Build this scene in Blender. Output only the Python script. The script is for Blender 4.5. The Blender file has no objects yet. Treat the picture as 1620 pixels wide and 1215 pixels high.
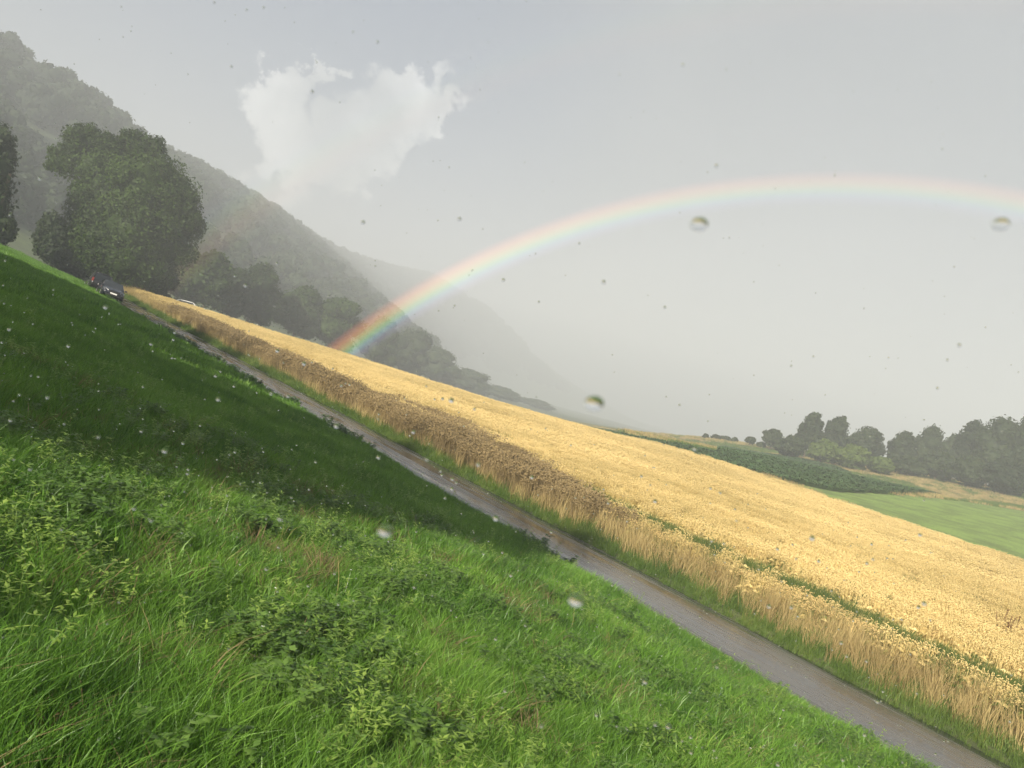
import bpy, math, random
import numpy as np
from mathutils import Matrix, Vector

random.seed(7)
RNG = np.random.default_rng(7)
SC = bpy.context.scene
COL = SC.collection

# ------------------------------------------------------------------ camera
F_PX = 1375.0                 # focal length in pixels of a 1620 px wide frame
EYE = 4.3                     # eye above the road surface beside the camera
ROLL = math.radians(15)
cam_data = bpy.data.cameras.new('camera')
cam = bpy.data.objects.new('camera', cam_data)
COL.objects.link(cam)
cam_data.sensor_width = 36.0
cam_data.lens = 36.0 * F_PX / 1620.0
cam_data.clip_start = 0.02
cam_data.clip_end = 6000
c_, s_ = math.cos(ROLL), math.sin(ROLL)
cam.matrix_world = Matrix(((c_, -s_, 0, 0), (0, 0, -1, 0), (s_, c_, 0, EYE), (0, 0, 0, 1)))
cam_data.dof.use_dof = True
cam_data.dof.focus_distance = 26
cam_data.dof.aperture_fstop = 14
SC.camera = cam

SC.render.engine = 'CYCLES'
SC.cycles.use_denoising = True
SC.cycles.max_bounces = 10
SC.cycles.diffuse_bounces = 3
SC.cycles.glossy_bounces = 3
SC.cycles.transmission_bounces = 6
SC.cycles.volume_bounces = 1
SC.cycles.transparent_max_bounces = 16
SC.cycles.use_adaptive_sampling = True
SC.cycles.adaptive_threshold = 0.02
SC.cycles.caustics_refractive = False
SC.cycles.caustics_reflective = False

# ------------------------------------------------------------------ light
SUN_EL = math.radians(23.6)
SUN_AZ = math.radians(24.0 + 180.0)            # compass bearing (from +Y, clockwise) the sun stands at
sun_dir = Vector((math.sin(SUN_AZ) * math.cos(SUN_EL), math.cos(SUN_AZ) * math.cos(SUN_EL), math.sin(SUN_EL)))
ld = bpy.data.lights.new('sun', 'SUN')
ld.energy = 5.0
ld.angle = math.radians(1.0)
ld.color = (1.0, 0.91, 0.76)
sun = bpy.data.objects.new('sun', ld)
COL.objects.link(sun)
sun.rotation_euler = sun_dir.to_track_quat('Z', 'Y').to_euler()
sun.location = (-60, -120, 80)

SC.view_settings.view_transform = 'Standard'
SC.view_settings.look = 'None'
SC.view_settings.gamma = 1.0
SC.view_settings.exposure = 1.45
SC.view_settings.use_curve_mapping = False


def px_dir(px, py):
    """unit direction of a photograph pixel (1620 x 1215)"""
    dx, dy = px - 810.0, py - 607.5
    R = dx * c_ + dy * s_
    D = -dx * s_ + dy * c_
    return Vector((R, F_PX, -D)).normalized()


world = bpy.data.worlds.new('World')
SC.world = world
world.use_nodes = True
nt = world.node_tree
N, L = nt.nodes, nt.links
N.clear()


def nd(tree, typ, **kw):
    n = tree.nodes.new(typ)
    for k, v in kw.items():
        if k.startswith('i_'):
            key = k[2:]
            key = int(key) if key.isdigit() else key.replace('_', ' ')
            n.inputs[key].default_value = v
        else:
            setattr(n, k, v)
    return n


def ramp(tree, stops, fac=None, interp='LINEAR'):
    r = tree.nodes.new('ShaderNodeValToRGB')
    r.color_ramp.interpolation = interp
    e = r.color_ramp.elements
    while len(e) < len(stops):
        e.new(0.5)
    for k, (p, c) in enumerate(stops):
        e[k].position = p
        e[k].color = (*c, 1) if len(c) == 3 else c
    if fac is not None:
        tree.links.new(fac, r.inputs['Fac'])
    return r


def mixc(tree, fac, a, b, mode='MIX'):
    m = tree.nodes.new('ShaderNodeMix')
    m.data_type = 'RGBA'
    m.blend_type = mode
    for sock, v in ((m.inputs[0], fac), (m.inputs[6], a), (m.inputs[7], b)):
        if hasattr(v, 'is_linked') or hasattr(v, 'links'):
            tree.links.new(v, sock)
        elif isinstance(v, (int, float)):
            sock.default_value = v
        else:
            sock.default_value = (*v, 1) if len(v) == 3 else v
    return m.outputs[2]


def mth(tree, op, a, b=None, clamp=False):
    m = tree.nodes.new('ShaderNodeMath')
    m.operation = op
    m.use_clamp = clamp
    for k, v in enumerate((a, b)):
        if v is None:
            continue
        if isinstance(v, (int, float)):
            m.inputs[k].default_value = v
        else:
            tree.links.new(v, m.inputs[k])
    return m.outputs[0]


def dotdir(tree, vec, d):
    m = tree.nodes.new('ShaderNodeVectorMath')
    m.operation = 'DOT_PRODUCT'
    tree.links.new(vec, m.inputs[0])
    m.inputs[1].default_value = tuple(d)
    return m.outputs['Value']


def maprange(tree, v, a, b, c=0.0, d=1.0, smooth=True):
    m = tree.nodes.new('ShaderNodeMapRange')
    m.interpolation_type = 'SMOOTHSTEP' if smooth else 'LINEAR'
    tree.links.new(v, m.inputs[0])
    for k, q in zip((1, 2, 3, 4), (a, b, c, d)):
        m.inputs[k].default_value = q
    return m.outputs[0]


ANTI = Vector((-sun_dir.x, -sun_dir.y, -sun_dir.z)).normalized()
tc = nd(nt, 'ShaderNodeTexCoord')
vec = tc.outputs['Generated']
sky = nd(nt, 'ShaderNodeTexSky', sky_type='NISHITA', sun_disc=False, sun_elevation=SUN_EL, sun_rotation=SUN_AZ)
sky.air_density = 1.0
sky.dust_density = 2.0
bg_sky = nd(nt, 'ShaderNodeBackground', i_Strength=0.08)
L.new(sky.outputs[0], bg_sky.inputs['Color'])
# rain cloud deck: soft variation, bluish in the cleared upper left, pale inside the bow
n1 = nd(nt, 'ShaderNodeTexNoise', i_Scale=2.2, i_Detail=5.0, i_Roughness=0.5)
L.new(vec, n1.inputs['Vector'])
deck = ramp(nt, [(0.3, (0.108, 0.116, 0.130)), (0.7, (0.150, 0.158, 0.170))], n1.outputs['Fac']).outputs['Color']
blue_d = px_dir(300, 60)
blue = maprange(nt, dotdir(nt, vec, blue_d), 0.86, 0.985)
deck = mixc(nt, mth(nt, 'MULTIPLY', blue, 0.9), deck, (0.050, 0.072, 0.125))
inside = maprange(nt, dotdir(nt, vec, ANTI), math.cos(math.radians(42.0)), math.cos(math.radians(37.0)), 0, 1)
deck = mixc(nt, mth(nt, 'MULTIPLY', inside, 0.6), deck, (0.175, 0.180, 0.188))
# white cumulus breaking through
wn = nd(nt, 'ShaderNodeTexNoise', i_Scale=16.0, i_Detail=10.0, i_Roughness=0.62)
L.new(vec, wn.inputs['Vector'])
wsub = nd(nt, 'ShaderNodeVectorMath', operation='SUBTRACT')
L.new(wn.outputs['Color'], wsub.inputs[0]); wsub.inputs[1].default_value = (0.5, 0.5, 0.5)
wsc = nd(nt, 'ShaderNodeVectorMath', operation='SCALE')
L.new(wsub.outputs[0], wsc.inputs[0]); wsc.inputs['Scale'].default_value = 0.20
wadd = nd(nt, 'ShaderNodeVectorMath', operation='ADD')
L.new(vec, wadd.inputs[0]); L.new(wsc.outputs[0], wadd.inputs[1])
wnm = nd(nt, 'ShaderNodeVectorMath', operation='NORMALIZE')
L.new(wadd.outputs[0], wnm.inputs[0])
wvec = wnm.outputs[0]
cdist = None
for cpx, cpy, crad in ((444, 160, 2.6), (450, 205, 3.0), (500, 240, 2.8), (550, 238, 3.4), (600, 225, 3.2), (650, 195, 2.6), (595, 165, 2.6), (560, 200, 2.4), (440, 262, 2.2), (470, 118, 1.7), (512, 94, 1.0), (675, 172, 2.0), (600, 180, 2.2)):
    g_ = maprange(nt, dotdir(nt, wvec, px_dir(cpx, cpy)), math.cos(math.radians(crad)), math.cos(math.radians(0.3)), 0.0, 1.0, False)
    cdist = g_ if cdist is None else mth(nt, 'MAXIMUM', cdist, g_)
hole = maprange(nt, dotdir(nt, vec, px_dir(545, 148)), math.cos(math.radians(3.0)), 1.0, 0.0, 1.0, False)
n2 = nd(nt, 'ShaderNodeTexNoise', i_Scale=27.0, i_Detail=12.0, i_Roughness=0.62, i_Distortion=0.35)
L.new(vec, n2.inputs['Vector'])
cm = mth(nt, 'ADD', mth(nt, 'MULTIPLY', cdist, 1.35), mth(nt, 'MULTIPLY', mth(nt, 'SUBTRACT', n2.outputs['Fac'], 0.5), 1.6))
cm = mth(nt, 'SUBTRACT', cm, mth(nt, 'MULTIPLY', hole, 0.22))
cm = mth(nt, 'MULTIPLY', maprange(nt, cm, 0.05, 0.95), maprange(nt, cdist, 0.0, 0.35))
n3 = nd(nt, 'ShaderNodeTexNoise', i_Scale=9.0, i_Detail=6.0)
L.new(vec, n3.inputs['Vector'])
ccol = ramp(nt, [(0.38, (0.19, 0.20, 0.215)), (0.58, (0.42, 0.42, 0.42))], n3.outputs['Fac']).outputs['Color']
deck = mixc(nt, mth(nt, 'MULTIPLY', cm, 0.78), deck, ccol)
bg_c = nd(nt, 'ShaderNodeBackground', i_Strength=1.0)
L.new(deck, bg_c.inputs['Color'])
mx = nd(nt, 'ShaderNodeMixShader', i_0=0.92)
L.new(bg_sky.outputs[0], mx.inputs[1])
L.new(bg_c.outputs[0], mx.inputs[2])
out = nd(nt, 'ShaderNodeOutputWorld')
L.new(mx.outputs[0], out.inputs['Surface'])

# ------------------------------------------------------------------ terrain
PHI = math.radians(35)
CP, SP = math.cos(PHI), math.sin(PHI)


def st(x, y):
    return -SP * x + CP * y, CP * x + SP * y          # s along the road, t across it


def xy(s, t):
    return t * CP - s * SP, t * SP + s * CP


def smin(a, b, k):
    h = np.clip(0.5 + 0.5 * (b - a) / k, 0, 1)
    return b * (1 - h) + a * h - k * h * (1 - h)


def smax(a, b, k):
    return -smin(-a, -b, k)


T_L, T_R = 13.8, 16.6


def base_z(x, y):
    s, t = st(x, y)
    z = 0.0292 * smax(smin(s, 118.0, 25.0), -60.0, 25.0)
    u = np.maximum(T_L - t, 0)
    u2 = smin(u, 45.0, 12.0)
    z = z + 0.10 * (1 - np.exp(-u / 0.5)) + 0.185 * u2
    v = np.maximum(t - T_R, 0)
    z = z + 0.10 * (1 - np.exp(-v / 0.8))
    return z


def rd(R, D, y):
    return (R / F_PX * y, y, EYE - D / F_PX * y)


CTRL = [rd(-1, 34, 84), rd(104, 39.5, 84), rd(246, 30, 82)]
CTRL = [(a, b, c - 0.8) for a, b, c in CTRL]
CTRL += [rd(855, 22, 85), rd(855, -19, 125), rd(860, -43, 165), rd(500, 30, 95), rd(500, 8.6, 135), rd(500, 0, 165), rd(640, -25, 190),
         rd(640, 9, 140), rd(323, 6, 200), rd(400, 2.6, 190), rd(204, 25.7, 112), rd(323, 18, 130), rd(204, 42, 190),
         rd(100, 52, 125), rd(0, 55, 130), rd(-200, 36, 130), rd(-535, 27, 105), rd(-400, 28, 112), rd(-290, 28, 118),
         rd(-286, 28, 200), rd(-420, 24, 190), rd(-650, 8, 150), rd(-839, -3, 140), rd(-640, 16, 118),
         rd(-100, 38, 260), rd(100, 40, 300), rd(400, 12, 300), rd(700, -30, 260), rd(1100, -45, 200), rd(1100, -20, 100),
         rd(0, 25, 600), rd(-500, 8, 400), rd(500, 15, 600), rd(200, 16, 1000), rd(-700, 6, 300)]
NEAR = []
for s in (-60, -20, -5, 10, 25, 40, 55, 70):
    for t in (-60, -25, 0, 10, 15, 20, 32, 45, 56):
        if s + t * 0.6 < 88:
            NEAR.append(xy(s, t))
for s in (84, 96):
    for t in (-60, -25, 0, 10, 15, 20):
        NEAR.append(xy(s, t))
NEAR += [(-1200, 300), (-1200, -400), (0, -600), (900, -400), (-500, -200), (300, -200), (110, -10), (120, 40)]
cp = np.array([c for c in CTRL], float)
xx = np.r_[cp[:, 0], [p[0] for p in NEAR], [1500, 1500, 0, -1200]]
yy = np.r_[cp[:, 1], [p[1] for p in NEAR], [200, 1500, 1800, 1500]]
res = np.r_[cp[:, 2] - base_z(cp[:, 0], cp[:, 1]), np.zeros(len(NEAR))]
farz = np.array([30., 0., -15., 10.])
res = np.r_[res, farz - base_z(xx[-4:], yy[-4:])]


def tps_k(d2):
    return 0.5 * d2 * np.log(d2 + 1e-9)


_n = len(xx)
_A = np.zeros((_n + 3, _n + 3))
_d2 = (xx[:, None] - xx) ** 2 + (yy[:, None] - yy) ** 2
_A[:_n, :_n] = tps_k(_d2) + np.eye(_n) * 2.0
_A[:_n, _n] = 1; _A[:_n, _n + 1] = xx; _A[:_n, _n + 2] = yy
_A[_n:, :_n] = _A[:_n, _n:].T
_w = np.linalg.solve(_A, np.r_[res, 0, 0, 0])

RIDGE_PX = [((-250, -30), 290, 13), ((0, 65), 325, 13), ((60, 95), 338, 13), ((110, 140), 352, 13), ((160, 188), 368, 13), ((190, 210), 382, 13), ((250, 230), 410, 13),
            ((330, 265), 465, 13), ((400, 300), 570, 12), ((470, 345), 720, 12), ((560, 390), 980, 12), ((640, 415), 1240, 12), ((690, 422), 1400, 12),
            ((780, 480), 1500, 9), ((870, 560), 1600, 9), ((980, 640), 1700, 5)]
RIDGE = []
for (px, py), dy, th in RIDGE_PX:
    d = px_dir(px, py)
    k = dy / d.y
    RIDGE.append((d.x * k, dy, EYE + d.z * k - th))
RIDGE = [(-420, 60, 70)] + RIDGE
RG = np.array(RIDGE)


def hill_z(x, y):
    x = np.asarray(x, float); y = np.asarray(y, float)
    best = np.full(x.shape, 1e9); hz = np.zeros(x.shape)
    side = np.zeros(x.shape)
    for a, b in zip(RG[:-1], RG[1:]):
        ab = b[:2] - a[:2]
        q = np.clip(((x - a[0]) * ab[0] + (y - a[1]) * ab[1]) / (ab @ ab), 0, 1)
        dx, dy = x - a[0] - q * ab[0], y - a[1] - q * ab[1]
        d = np.hypot(dx, dy)
        m = d < best
        best = np.where(m, d, best)
        hz = np.where(m, a[2] + q * (b[2] - a[2]), hz)
        side = np.where(m, np.sign(ab[0] * dy - ab[1] * dx), side)
    w = np.where(side < 0, 175.0, 500.0)           # steep on the valley side, long back slope
    u = np.clip(1 - best / w, 0, 1)
    p = np.where(side < 0, u * u * (3 - 2 * u) * 0.45 + u * 0.55, u * u * (3 - 2 * u))
    # nearer wooded spur on the left
    return np.maximum(hz, 0) * p, best


SPUR = []
for (px, py), dy in (((-150, 60), 215), ((0, 172), 225), ((60, 240), 240), ((110, 300), 255)):
    d = px_dir(px, py); k = dy / d.y
    SPUR.append((d.x * k, dy, EYE + d.z * k - 8))


def ground_z(x, y):
    x = np.asarray(x, float); y = np.asarray(y, float)
    shp = x.shape
    xf, yf = x.ravel(), y.ravel()
    z = base_z(xf, yf)
    r = np.zeros(xf.shape)
    for k in range(0, len(xf), 20000):
        sl = slice(k, k + 20000)
        d2 = (xf[sl, None] - xx) ** 2 + (yf[sl, None] - yy) ** 2
        r[sl] = tps_k(d2) @ _w[:_n] + _w[_n] + _w[_n + 1] * xf[sl] + _w[_n + 2] * yf[sl]
    r = np.clip(r, -30, 30)
    s, t = st(xf, yf)
    z = z + r
    h, _ = hill_z(xf, yf)
    hs = np.zeros(xf.shape)
    for a in SPUR:
        hs = np.maximum(hs, (a[2] - 4) * np.exp(-(((xf - a[0] + 12) / 38) ** 2 + ((yf - a[1]) / 45) ** 2)))
    fade = np.clip((np.hypot(xf, yf) - 130) / 60, 0, 1)
    z = z + np.maximum(h, hs) * fade
    return z.reshape(shp)


def gz(x, y):
    return float(ground_z(np.array([x]), np.array([y]))[0])


# ------------------------------------------------------------------ helpers
def tag(o, label=None, cat=None, group=None, kind=None):
    if label: o['label'] = label
    if cat: o['category'] = cat
    if group: o['group'] = group
    if kind: o['kind'] = kind
    return o


def mesh_np(name, verts, faces, mat=None, parent=None, smooth=False, link=True, attrs=None):
    """faces: list of index arrays (n,3) and (n,4)"""
    me = bpy.data.meshes.new(name)
    verts = np.asarray(verts, np.float32)
    fl = [np.asarray(f, np.int32) for f in (faces if isinstance(faces, list) else [faces])]
    me.vertices.add(len(verts))
    me.vertices.foreach_set('co', verts.ravel())
    loops = np.concatenate([f.ravel() for f in fl])
    tot = np.concatenate([np.full(len(f), f.shape[1], np.int32) for f in fl])
    start = np.r_[0, np.cumsum(tot)[:-1]].astype(np.int32)
    me.loops.add(len(loops))
    me.loops.foreach_set('vertex_index', loops)
    me.polygons.add(len(tot))
    me.polygons.foreach_set('loop_start', start)
    me.polygons.foreach_set('loop_total', tot)
    if smooth:
        me.polygons.foreach_set('use_smooth', np.ones(len(tot), bool))
    me.update(calc_edges=True)
    me.validate()
    if attrs:
        for k, (typ, data) in attrs.items():
            a = me.attributes.new(k, typ, 'POINT')
            key = 'color' if 'COLOR' in typ else ('vector' if typ == 'FLOAT_VECTOR' else 'value')
            a.data.foreach_set(key, np.asarray(data, np.float32 if typ != 'INT' else np.int32).ravel())
    if mat is not None:
        for m in (mat if isinstance(mat, (list, tuple)) else [mat]):
            me.materials.append(m)
    o = bpy.data.objects.new(name, me)
    if link:
        COL.objects.link(o)
    if parent is not None:
        o.parent = parent
    return o


def empty(name, loc, rz=0.0):
    o = bpy.data.objects.new(name, None)
    o.empty_display_size = 0.3
    COL.objects.link(o)
    o.location = loc
    o.rotation_euler = (0, 0, rz)
    return o


def copy_tree(o, parent=None):
    c = o.copy()
    COL.objects.link(c)
    c.parent = parent
    for ch in list(o.children):
        copy_tree(ch, c)
    return c


def scatter(name, protos, pts, rot, scl, idx, label, cat):
    col = bpy.data.collections.new(name + '_sources')
    for k, p in enumerate(protos):
        p.name = '%s_source_%02d' % (name, k)
        if p.name not in col.objects:
            col.objects.link(p)
    n = len(pts)
    sc3 = np.asarray(scl, np.float32)
    if sc3.ndim == 1:
        sc3 = np.repeat(sc3[:, None], 3, 1)
    me = bpy.data.meshes.new(name)
    me.vertices.add(n)
    me.vertices.foreach_set('co', np.asarray(pts, np.float32).ravel())
    for k, typ, key, data in (('rot', 'FLOAT_VECTOR', 'vector', rot), ('scl', 'FLOAT_VECTOR', 'vector', sc3), ('idx', 'INT', 'value', idx)):
        a = me.attributes.new(k, typ, 'POINT')
        a.data.foreach_set(key, np.asarray(data, np.int32 if typ == 'INT' else np.float32).ravel())
    me.update()
    o = bpy.data.objects.new(name, me)
    COL.objects.link(o)
    g = bpy.data.node_groups.new(name + '_scatter', 'GeometryNodeTree')
    g.interface.new_socket('Geometry', in_out='INPUT', socket_type='NodeSocketGeometry')
    g.interface.new_socket('Geometry', in_out='OUTPUT', socket_type='NodeSocketGeometry')
    gi = g.nodes.new('NodeGroupInput'); go = g.nodes.new('NodeGroupOutput')
    ci = g.nodes.new('GeometryNodeCollectionInfo')
    ci.inputs['Collection'].default_value = col
    ci.inputs['Separate Children'].default_value = True
    ci.inputs['Reset Children'].default_value = True
    ip = g.nodes.new('GeometryNodeInstanceOnPoints')

    def na(nm, dt):
        q = g.nodes.new('GeometryNodeInputNamedAttribute')
        q.data_type = dt
        q.inputs['Name'].default_value = nm
        return q.outputs['Attribute']
    e2r = g.nodes.new('FunctionNodeEulerToRotation')
    g.links.new(na('rot', 'FLOAT_VECTOR'), e2r.inputs[0])
    g.links.new(gi.outputs[0], ip.inputs['Points'])
    g.links.new(ci.outputs[0], ip.inputs['Instance'])
    ip.inputs['Pick Instance'].default_value = True
    g.links.new(na('idx', 'INT'), ip.inputs['Instance Index'])
    g.links.new(e2r.outputs[0], ip.inputs['Rotation'])
    g.links.new(na('scl', 'FLOAT_VECTOR'), ip.inputs['Scale'])
    g.links.new(ip.outputs[0], go.inputs[0])
    m = o.modifiers.new('scatter', 'NODES')
    m.node_group = g
    tag(o, label, cat, kind='stuff')
    return o


def vnoise(x, y, scale, seed=0):
    """smooth value noise 0..1 on arrays"""
    x = np.asarray(x) / scale + seed * 17.31
    y = np.asarray(y) / scale + seed * 9.17
    xi, yi = np.floor(x).astype(int), np.floor(y).astype(int)
    fx, fy = x - xi, y - yi
    fx = fx * fx * (3 - 2 * fx); fy = fy * fy * (3 - 2 * fy)

    def h(a, b):
        q = np.sin(a * 127.1 + b * 311.7 + seed * 74.7) * 43758.5453
        return q - np.floor(q)
    return (h(xi, yi) * (1 - fx) + h(xi + 1, yi) * fx) * (1 - fy) + (h(xi, yi + 1) * (1 - fx) + h(xi + 1, yi + 1) * fx) * fy


# ------------------------------------------------------------------ materials
def new_mat(name):
    m = bpy.data.materials.new(name)
    m.use_nodes = True
    t = m.node_tree
    t.nodes.clear()
    o = t.nodes.new('ShaderNodeOutputMaterial')
    return m, t, o


def simple(name, col, rough=0.6, metal=0.0, noise=0.0, scale=20.0, coat=0.0):
    m, t, o = new_mat(name)
    b = nd(t, 'ShaderNodeBsdfPrincipled', i_Roughness=rough, i_Metallic=metal)
    b.inputs['Coat Weight'].default_value = coat
    if noise:
        tc = nd(t, 'ShaderNodeTexCoord')
        n = nd(t, 'ShaderNodeTexNoise', i_Scale=scale, i_Detail=4.0)
        t.links.new(tc.outputs['Object'], n.inputs['Vector'])
        r = ramp(t, [(0.3, [c * (1 - noise) for c in col]), (0.7, [min(c * (1 + noise), 1) for c in col])], n.outputs['Fac'])
        t.links.new(r.outputs['Color'], b.inputs['Base Color'])
    else:
        b.inputs['Base Color'].default_value = (*col, 1)
    t.links.new(b.outputs[0], o.inputs['Surface'])
    return m


def leafy(name, c_dark, c_light, patch_scale=0.3, trans=0.35, rough=0.5, third=None, gloss=0.25):
    """plant material: tone per blade (attribute), per instance and in drifting patches"""
    m, t, o = new_mat(name)
    at = nd(t, 'ShaderNodeAttribute', attribute_name='tone')
    oi = nd(t, 'ShaderNodeObjectInfo')
    geo = nd(t, 'ShaderNodeNewGeometry')
    n = nd(t, 'ShaderNodeTexNoise', i_Scale=patch_scale, i_Detail=4.0)
    t.links.new(geo.outputs['Position'], n.inputs['Vector'])
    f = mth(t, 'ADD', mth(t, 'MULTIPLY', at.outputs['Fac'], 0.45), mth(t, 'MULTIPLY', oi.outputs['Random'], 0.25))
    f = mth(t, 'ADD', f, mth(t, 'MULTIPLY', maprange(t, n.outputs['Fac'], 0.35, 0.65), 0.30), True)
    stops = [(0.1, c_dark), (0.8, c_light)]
    if third is not None:
        stops = [(0.1, c_dark), (0.75, c_light), (0.97, third)]
    r = ramp(t, stops, f)
    b = nd(t, 'ShaderNodeBsdfPrincipled', i_Roughness=rough)
    b.inputs['Specular IOR Level'].default_value = gloss
    t.links.new(r.outputs['Color'], b.inputs['Base Color'])
    tr = nd(t, 'ShaderNodeBsdfTranslucent')
    t.links.new(mixc(t, 0.5, r.outputs['Color'], mixc(t, 1.0, r.outputs['Color'], (1.3, 1.25, 0.5), 'MULTIPLY')), tr.inputs['Color'])
    mxs = nd(t, 'ShaderNodeMixShader', i_0=trans)
    t.links.new(b.outputs[0], mxs.inputs[1])
    t.links.new(tr.outputs[0], mxs.inputs[2])
    t.links.new(mxs.outputs[0], o.inputs['Surface'])
    return m


M_grass = leafy('meadow_grass', (0.046, 0.130, 0.016), (0.180, 0.345, 0.048), 0.6, 0.40, 0.40, (0.32, 0.38, 0.12), 0.4)
M_herb = leafy('herb_leaf', (0.12, 0.22, 0.035), (0.30, 0.42, 0.09), 0.8, 0.35, 0.5)
M_dock = leafy('dark_weed_leaf', (0.03, 0.08, 0.015), (0.08, 0.16, 0.03), 0.8, 0.2, 0.4)
M_straw = leafy('dry_grass', (0.26, 0.19, 0.08), (0.52, 0.41, 0.19), 0.5, 0.25, 0.6)
M_wheat = leafy('ripe_wheat', (0.50, 0.385, 0.14), (0.88, 0.71, 0.34), 0.12, 0.25, 0.6)
M_wheatg = leafy('greenish_wheat_stalk', (0.10, 0.15, 0.03), (0.74, 0.56, 0.25), 0.5, 0.25, 0.6)
for nod_ in M_wheatg.node_tree.nodes:
    if nod_.type == "VALTORGB":
        nod_.color_ramp.elements[0].position = 0.36
        nod_.color_ramp.elements[1].position = 0.66
M_brown = leafy('brown_grass_seedheads', (0.14, 0.105, 0.05), (0.38, 0.285, 0.14), 0.25, 0.2, 0.7)
M_verge = leafy('verge_grass', (0.045, 0.10, 0.018), (0.15, 0.22, 0.045), 0.8, 0.3, 0.5, (0.36, 0.26, 0.10))
M_crop = leafy('dark_green_crop_leaf', (0.05, 0.115, 0.030), (0.09, 0.175, 0.045), 0.08, 0.15, 0.5)
M_willow = leafy('willow_leaf', (0.008, 0.020, 0.004), (0.054, 0.098, 0.014), 0.12, 0.25, 0.6)
M_tree = leafy('tree_leaf', (0.014, 0.028, 0.010), (0.048, 0.072, 0.023), 0.1, 0.22, 0.6)
M_bush = leafy('bush_leaf', (0.05, 0.085, 0.018), (0.12, 0.17, 0.035), 0.15, 0.25, 0.6)
M_forest = leafy('forest_leaf', (0.011, 0.022, 0.010), (0.038, 0.058, 0.022), 0.02, 0.2, 0.7)
M_bark = simple('bark', (0.10, 0.075, 0.05), 0.9, noise=0.4, scale=3.0)
M_flower = simple('white_petal', (0.8, 0.8, 0.76), 0.6)
M_violet = simple('violet_petal', (0.35, 0.3, 0.62), 0.6)
M_red = simple('red_petal', (0.6, 0.12, 0.05), 0.6)

# ground material: region colour from vertices, broken up by noise
m, t, o = new_mat('ground_soil_and_turf')
at = nd(t, 'ShaderNodeAttribute', attribute_name='region')
geo = nd(t, 'ShaderNodeNewGeometry')
na_ = nd(t, 'ShaderNodeTexNoise', i_Scale=0.35, i_Detail=7.0, i_Roughness=0.6)
nb_ = nd(t, 'ShaderNodeTexNoise', i_Scale=7.0, i_Detail=6.0, i_Roughness=0.7)
t.links.new(geo.outputs['Position'], na_.inputs['Vector'])
t.links.new(geo.outputs['Position'], nb_.inputs['Vector'])
v1 = maprange(t, na_.outputs['Fac'], 0.3, 0.7, 0.72, 1.28)
v2 = maprange(t, nb_.outputs['Fac'], 0.3, 0.7, 0.65, 1.35)
vv = mth(t, 'MULTIPLY', v1, v2)
comb = nd(t, 'ShaderNodeCombineXYZ')
for k in range(3):
    t.links.new(vv, comb.inputs[k])
gc = mixc(t, 1.0, at.outputs['Color'], comb.outputs[0], 'MULTIPLY')
b = nd(t, 'ShaderNodeBsdfPrincipled', i_Roughness=0.9)
t.links.new(gc, b.inputs['Base Color'])
bp = nd(t, 'ShaderNodeBump', i_Strength=0.6, i_Distance=0.05)
t.links.new(nb_.outputs['Fac'], bp.inputs['Height'])
t.links.new(bp.outputs[0], b.inputs['Normal'])
t.links.new(b.outputs[0], o.inputs['Surface'])
M_ground = m

# ------------------------------------------------------------------ ground sheet


def knots(segs):
    out_ = []
    for a, b_, step in segs:
        n = max(1, int(round((b_ - a) / step)))
        out_ += list(np.linspace(a, b_, n, endpoint=False))
    out_.append(segs[-1][1])
    return np.array(out_)


tk = knots([(-1500, -300, 40), (-300, -80, 10), (-80, -10, 2.5), (-10, 12, 0.5), (12, 13.8, 0.2), (13.8, 16.6, 0.4), (16.6, 18.6, 0.2),
            (18.6, 64, 0.8), (64, 180, 2.0), (180, 420, 8), (420, 1800, 40)])
sk = knots([(-600, -80, 30), (-80, -8, 3), (-8, 30, 0.6), (30, 110, 1.0), (110, 260, 2.2), (260, 1100, 9), (1100, 2000, 50)])
S2, T2 = np.meshgrid(sk, tk, indexing='ij')
GX, GY = xy(S2, T2)
GZ = ground_z(GX, GY)
# shallow kerbless road bed under the asphalt and rough ground elsewhere
bed = (T2 > T_L + 0.1) & (T2 < T_R - 0.1) & (S2 < 97) & (S2 > -70)
GZ = GZ - np.where(bed, 0.05, 0)
rough = (vnoise(GX, GY, 1.7, 1) - 0.5) * 0.10 + (vnoise(GX, GY, 0.7, 2) - 0.5) * 0.05
near = (T2 < T_L - 0.3) & (S2 < 140) & (T2 > -30)
GZ = GZ + np.where(near, rough, 0)


def rough_z(x, y):
    s, t = st(x, y)
    r = (vnoise(x, y, 1.7, 1) - 0.5) * 0.10 + (vnoise(x, y, 0.7, 2) - 0.5) * 0.05
    return np.where((t < T_L - 0.3) & (s < 140) & (t > -30), r, 0)


def inpoly(x, y, poly):
    x = np.asarray(x); y = np.asarray(y)
    ins = np.zeros(x.shape, bool)
    n = len(poly)
    for i in range(n):
        x1, y1 = poly[i]; x2, y2 = poly[(i + 1) % n]
        cond = ((y1 > y) != (y2 > y))
        with np.errstate(divide='ignore', invalid='ignore'):
            xi = (x2 - x1) * (y - y1) / (y2 - y1 + 1e-12) + x1
        ins ^= cond & (x < xi)
    return ins


#POLYS
WHEAT_ST = [(-12, 18.1), (94.5, 18.1), (95.5, 20), (93, 26), (86, 36), (78, 44), (66, 51), (61, 58), (52, 60), (42, 60.5), (28, 63), (10, 66), (-12, 68)]
CROP = [(5, 92), (26, 104), (48, 190), (60, 178), (64, 165), (63, 150), (62, 136), (66, 128), (52, 108), (36, 92), (22, 84), (8, 84)]
LIGHT = [(27, 86), (60, 113), (66, 130), (74, 118), (110, 130), (130, 60), (60, 20), (36, 62)]


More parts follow.
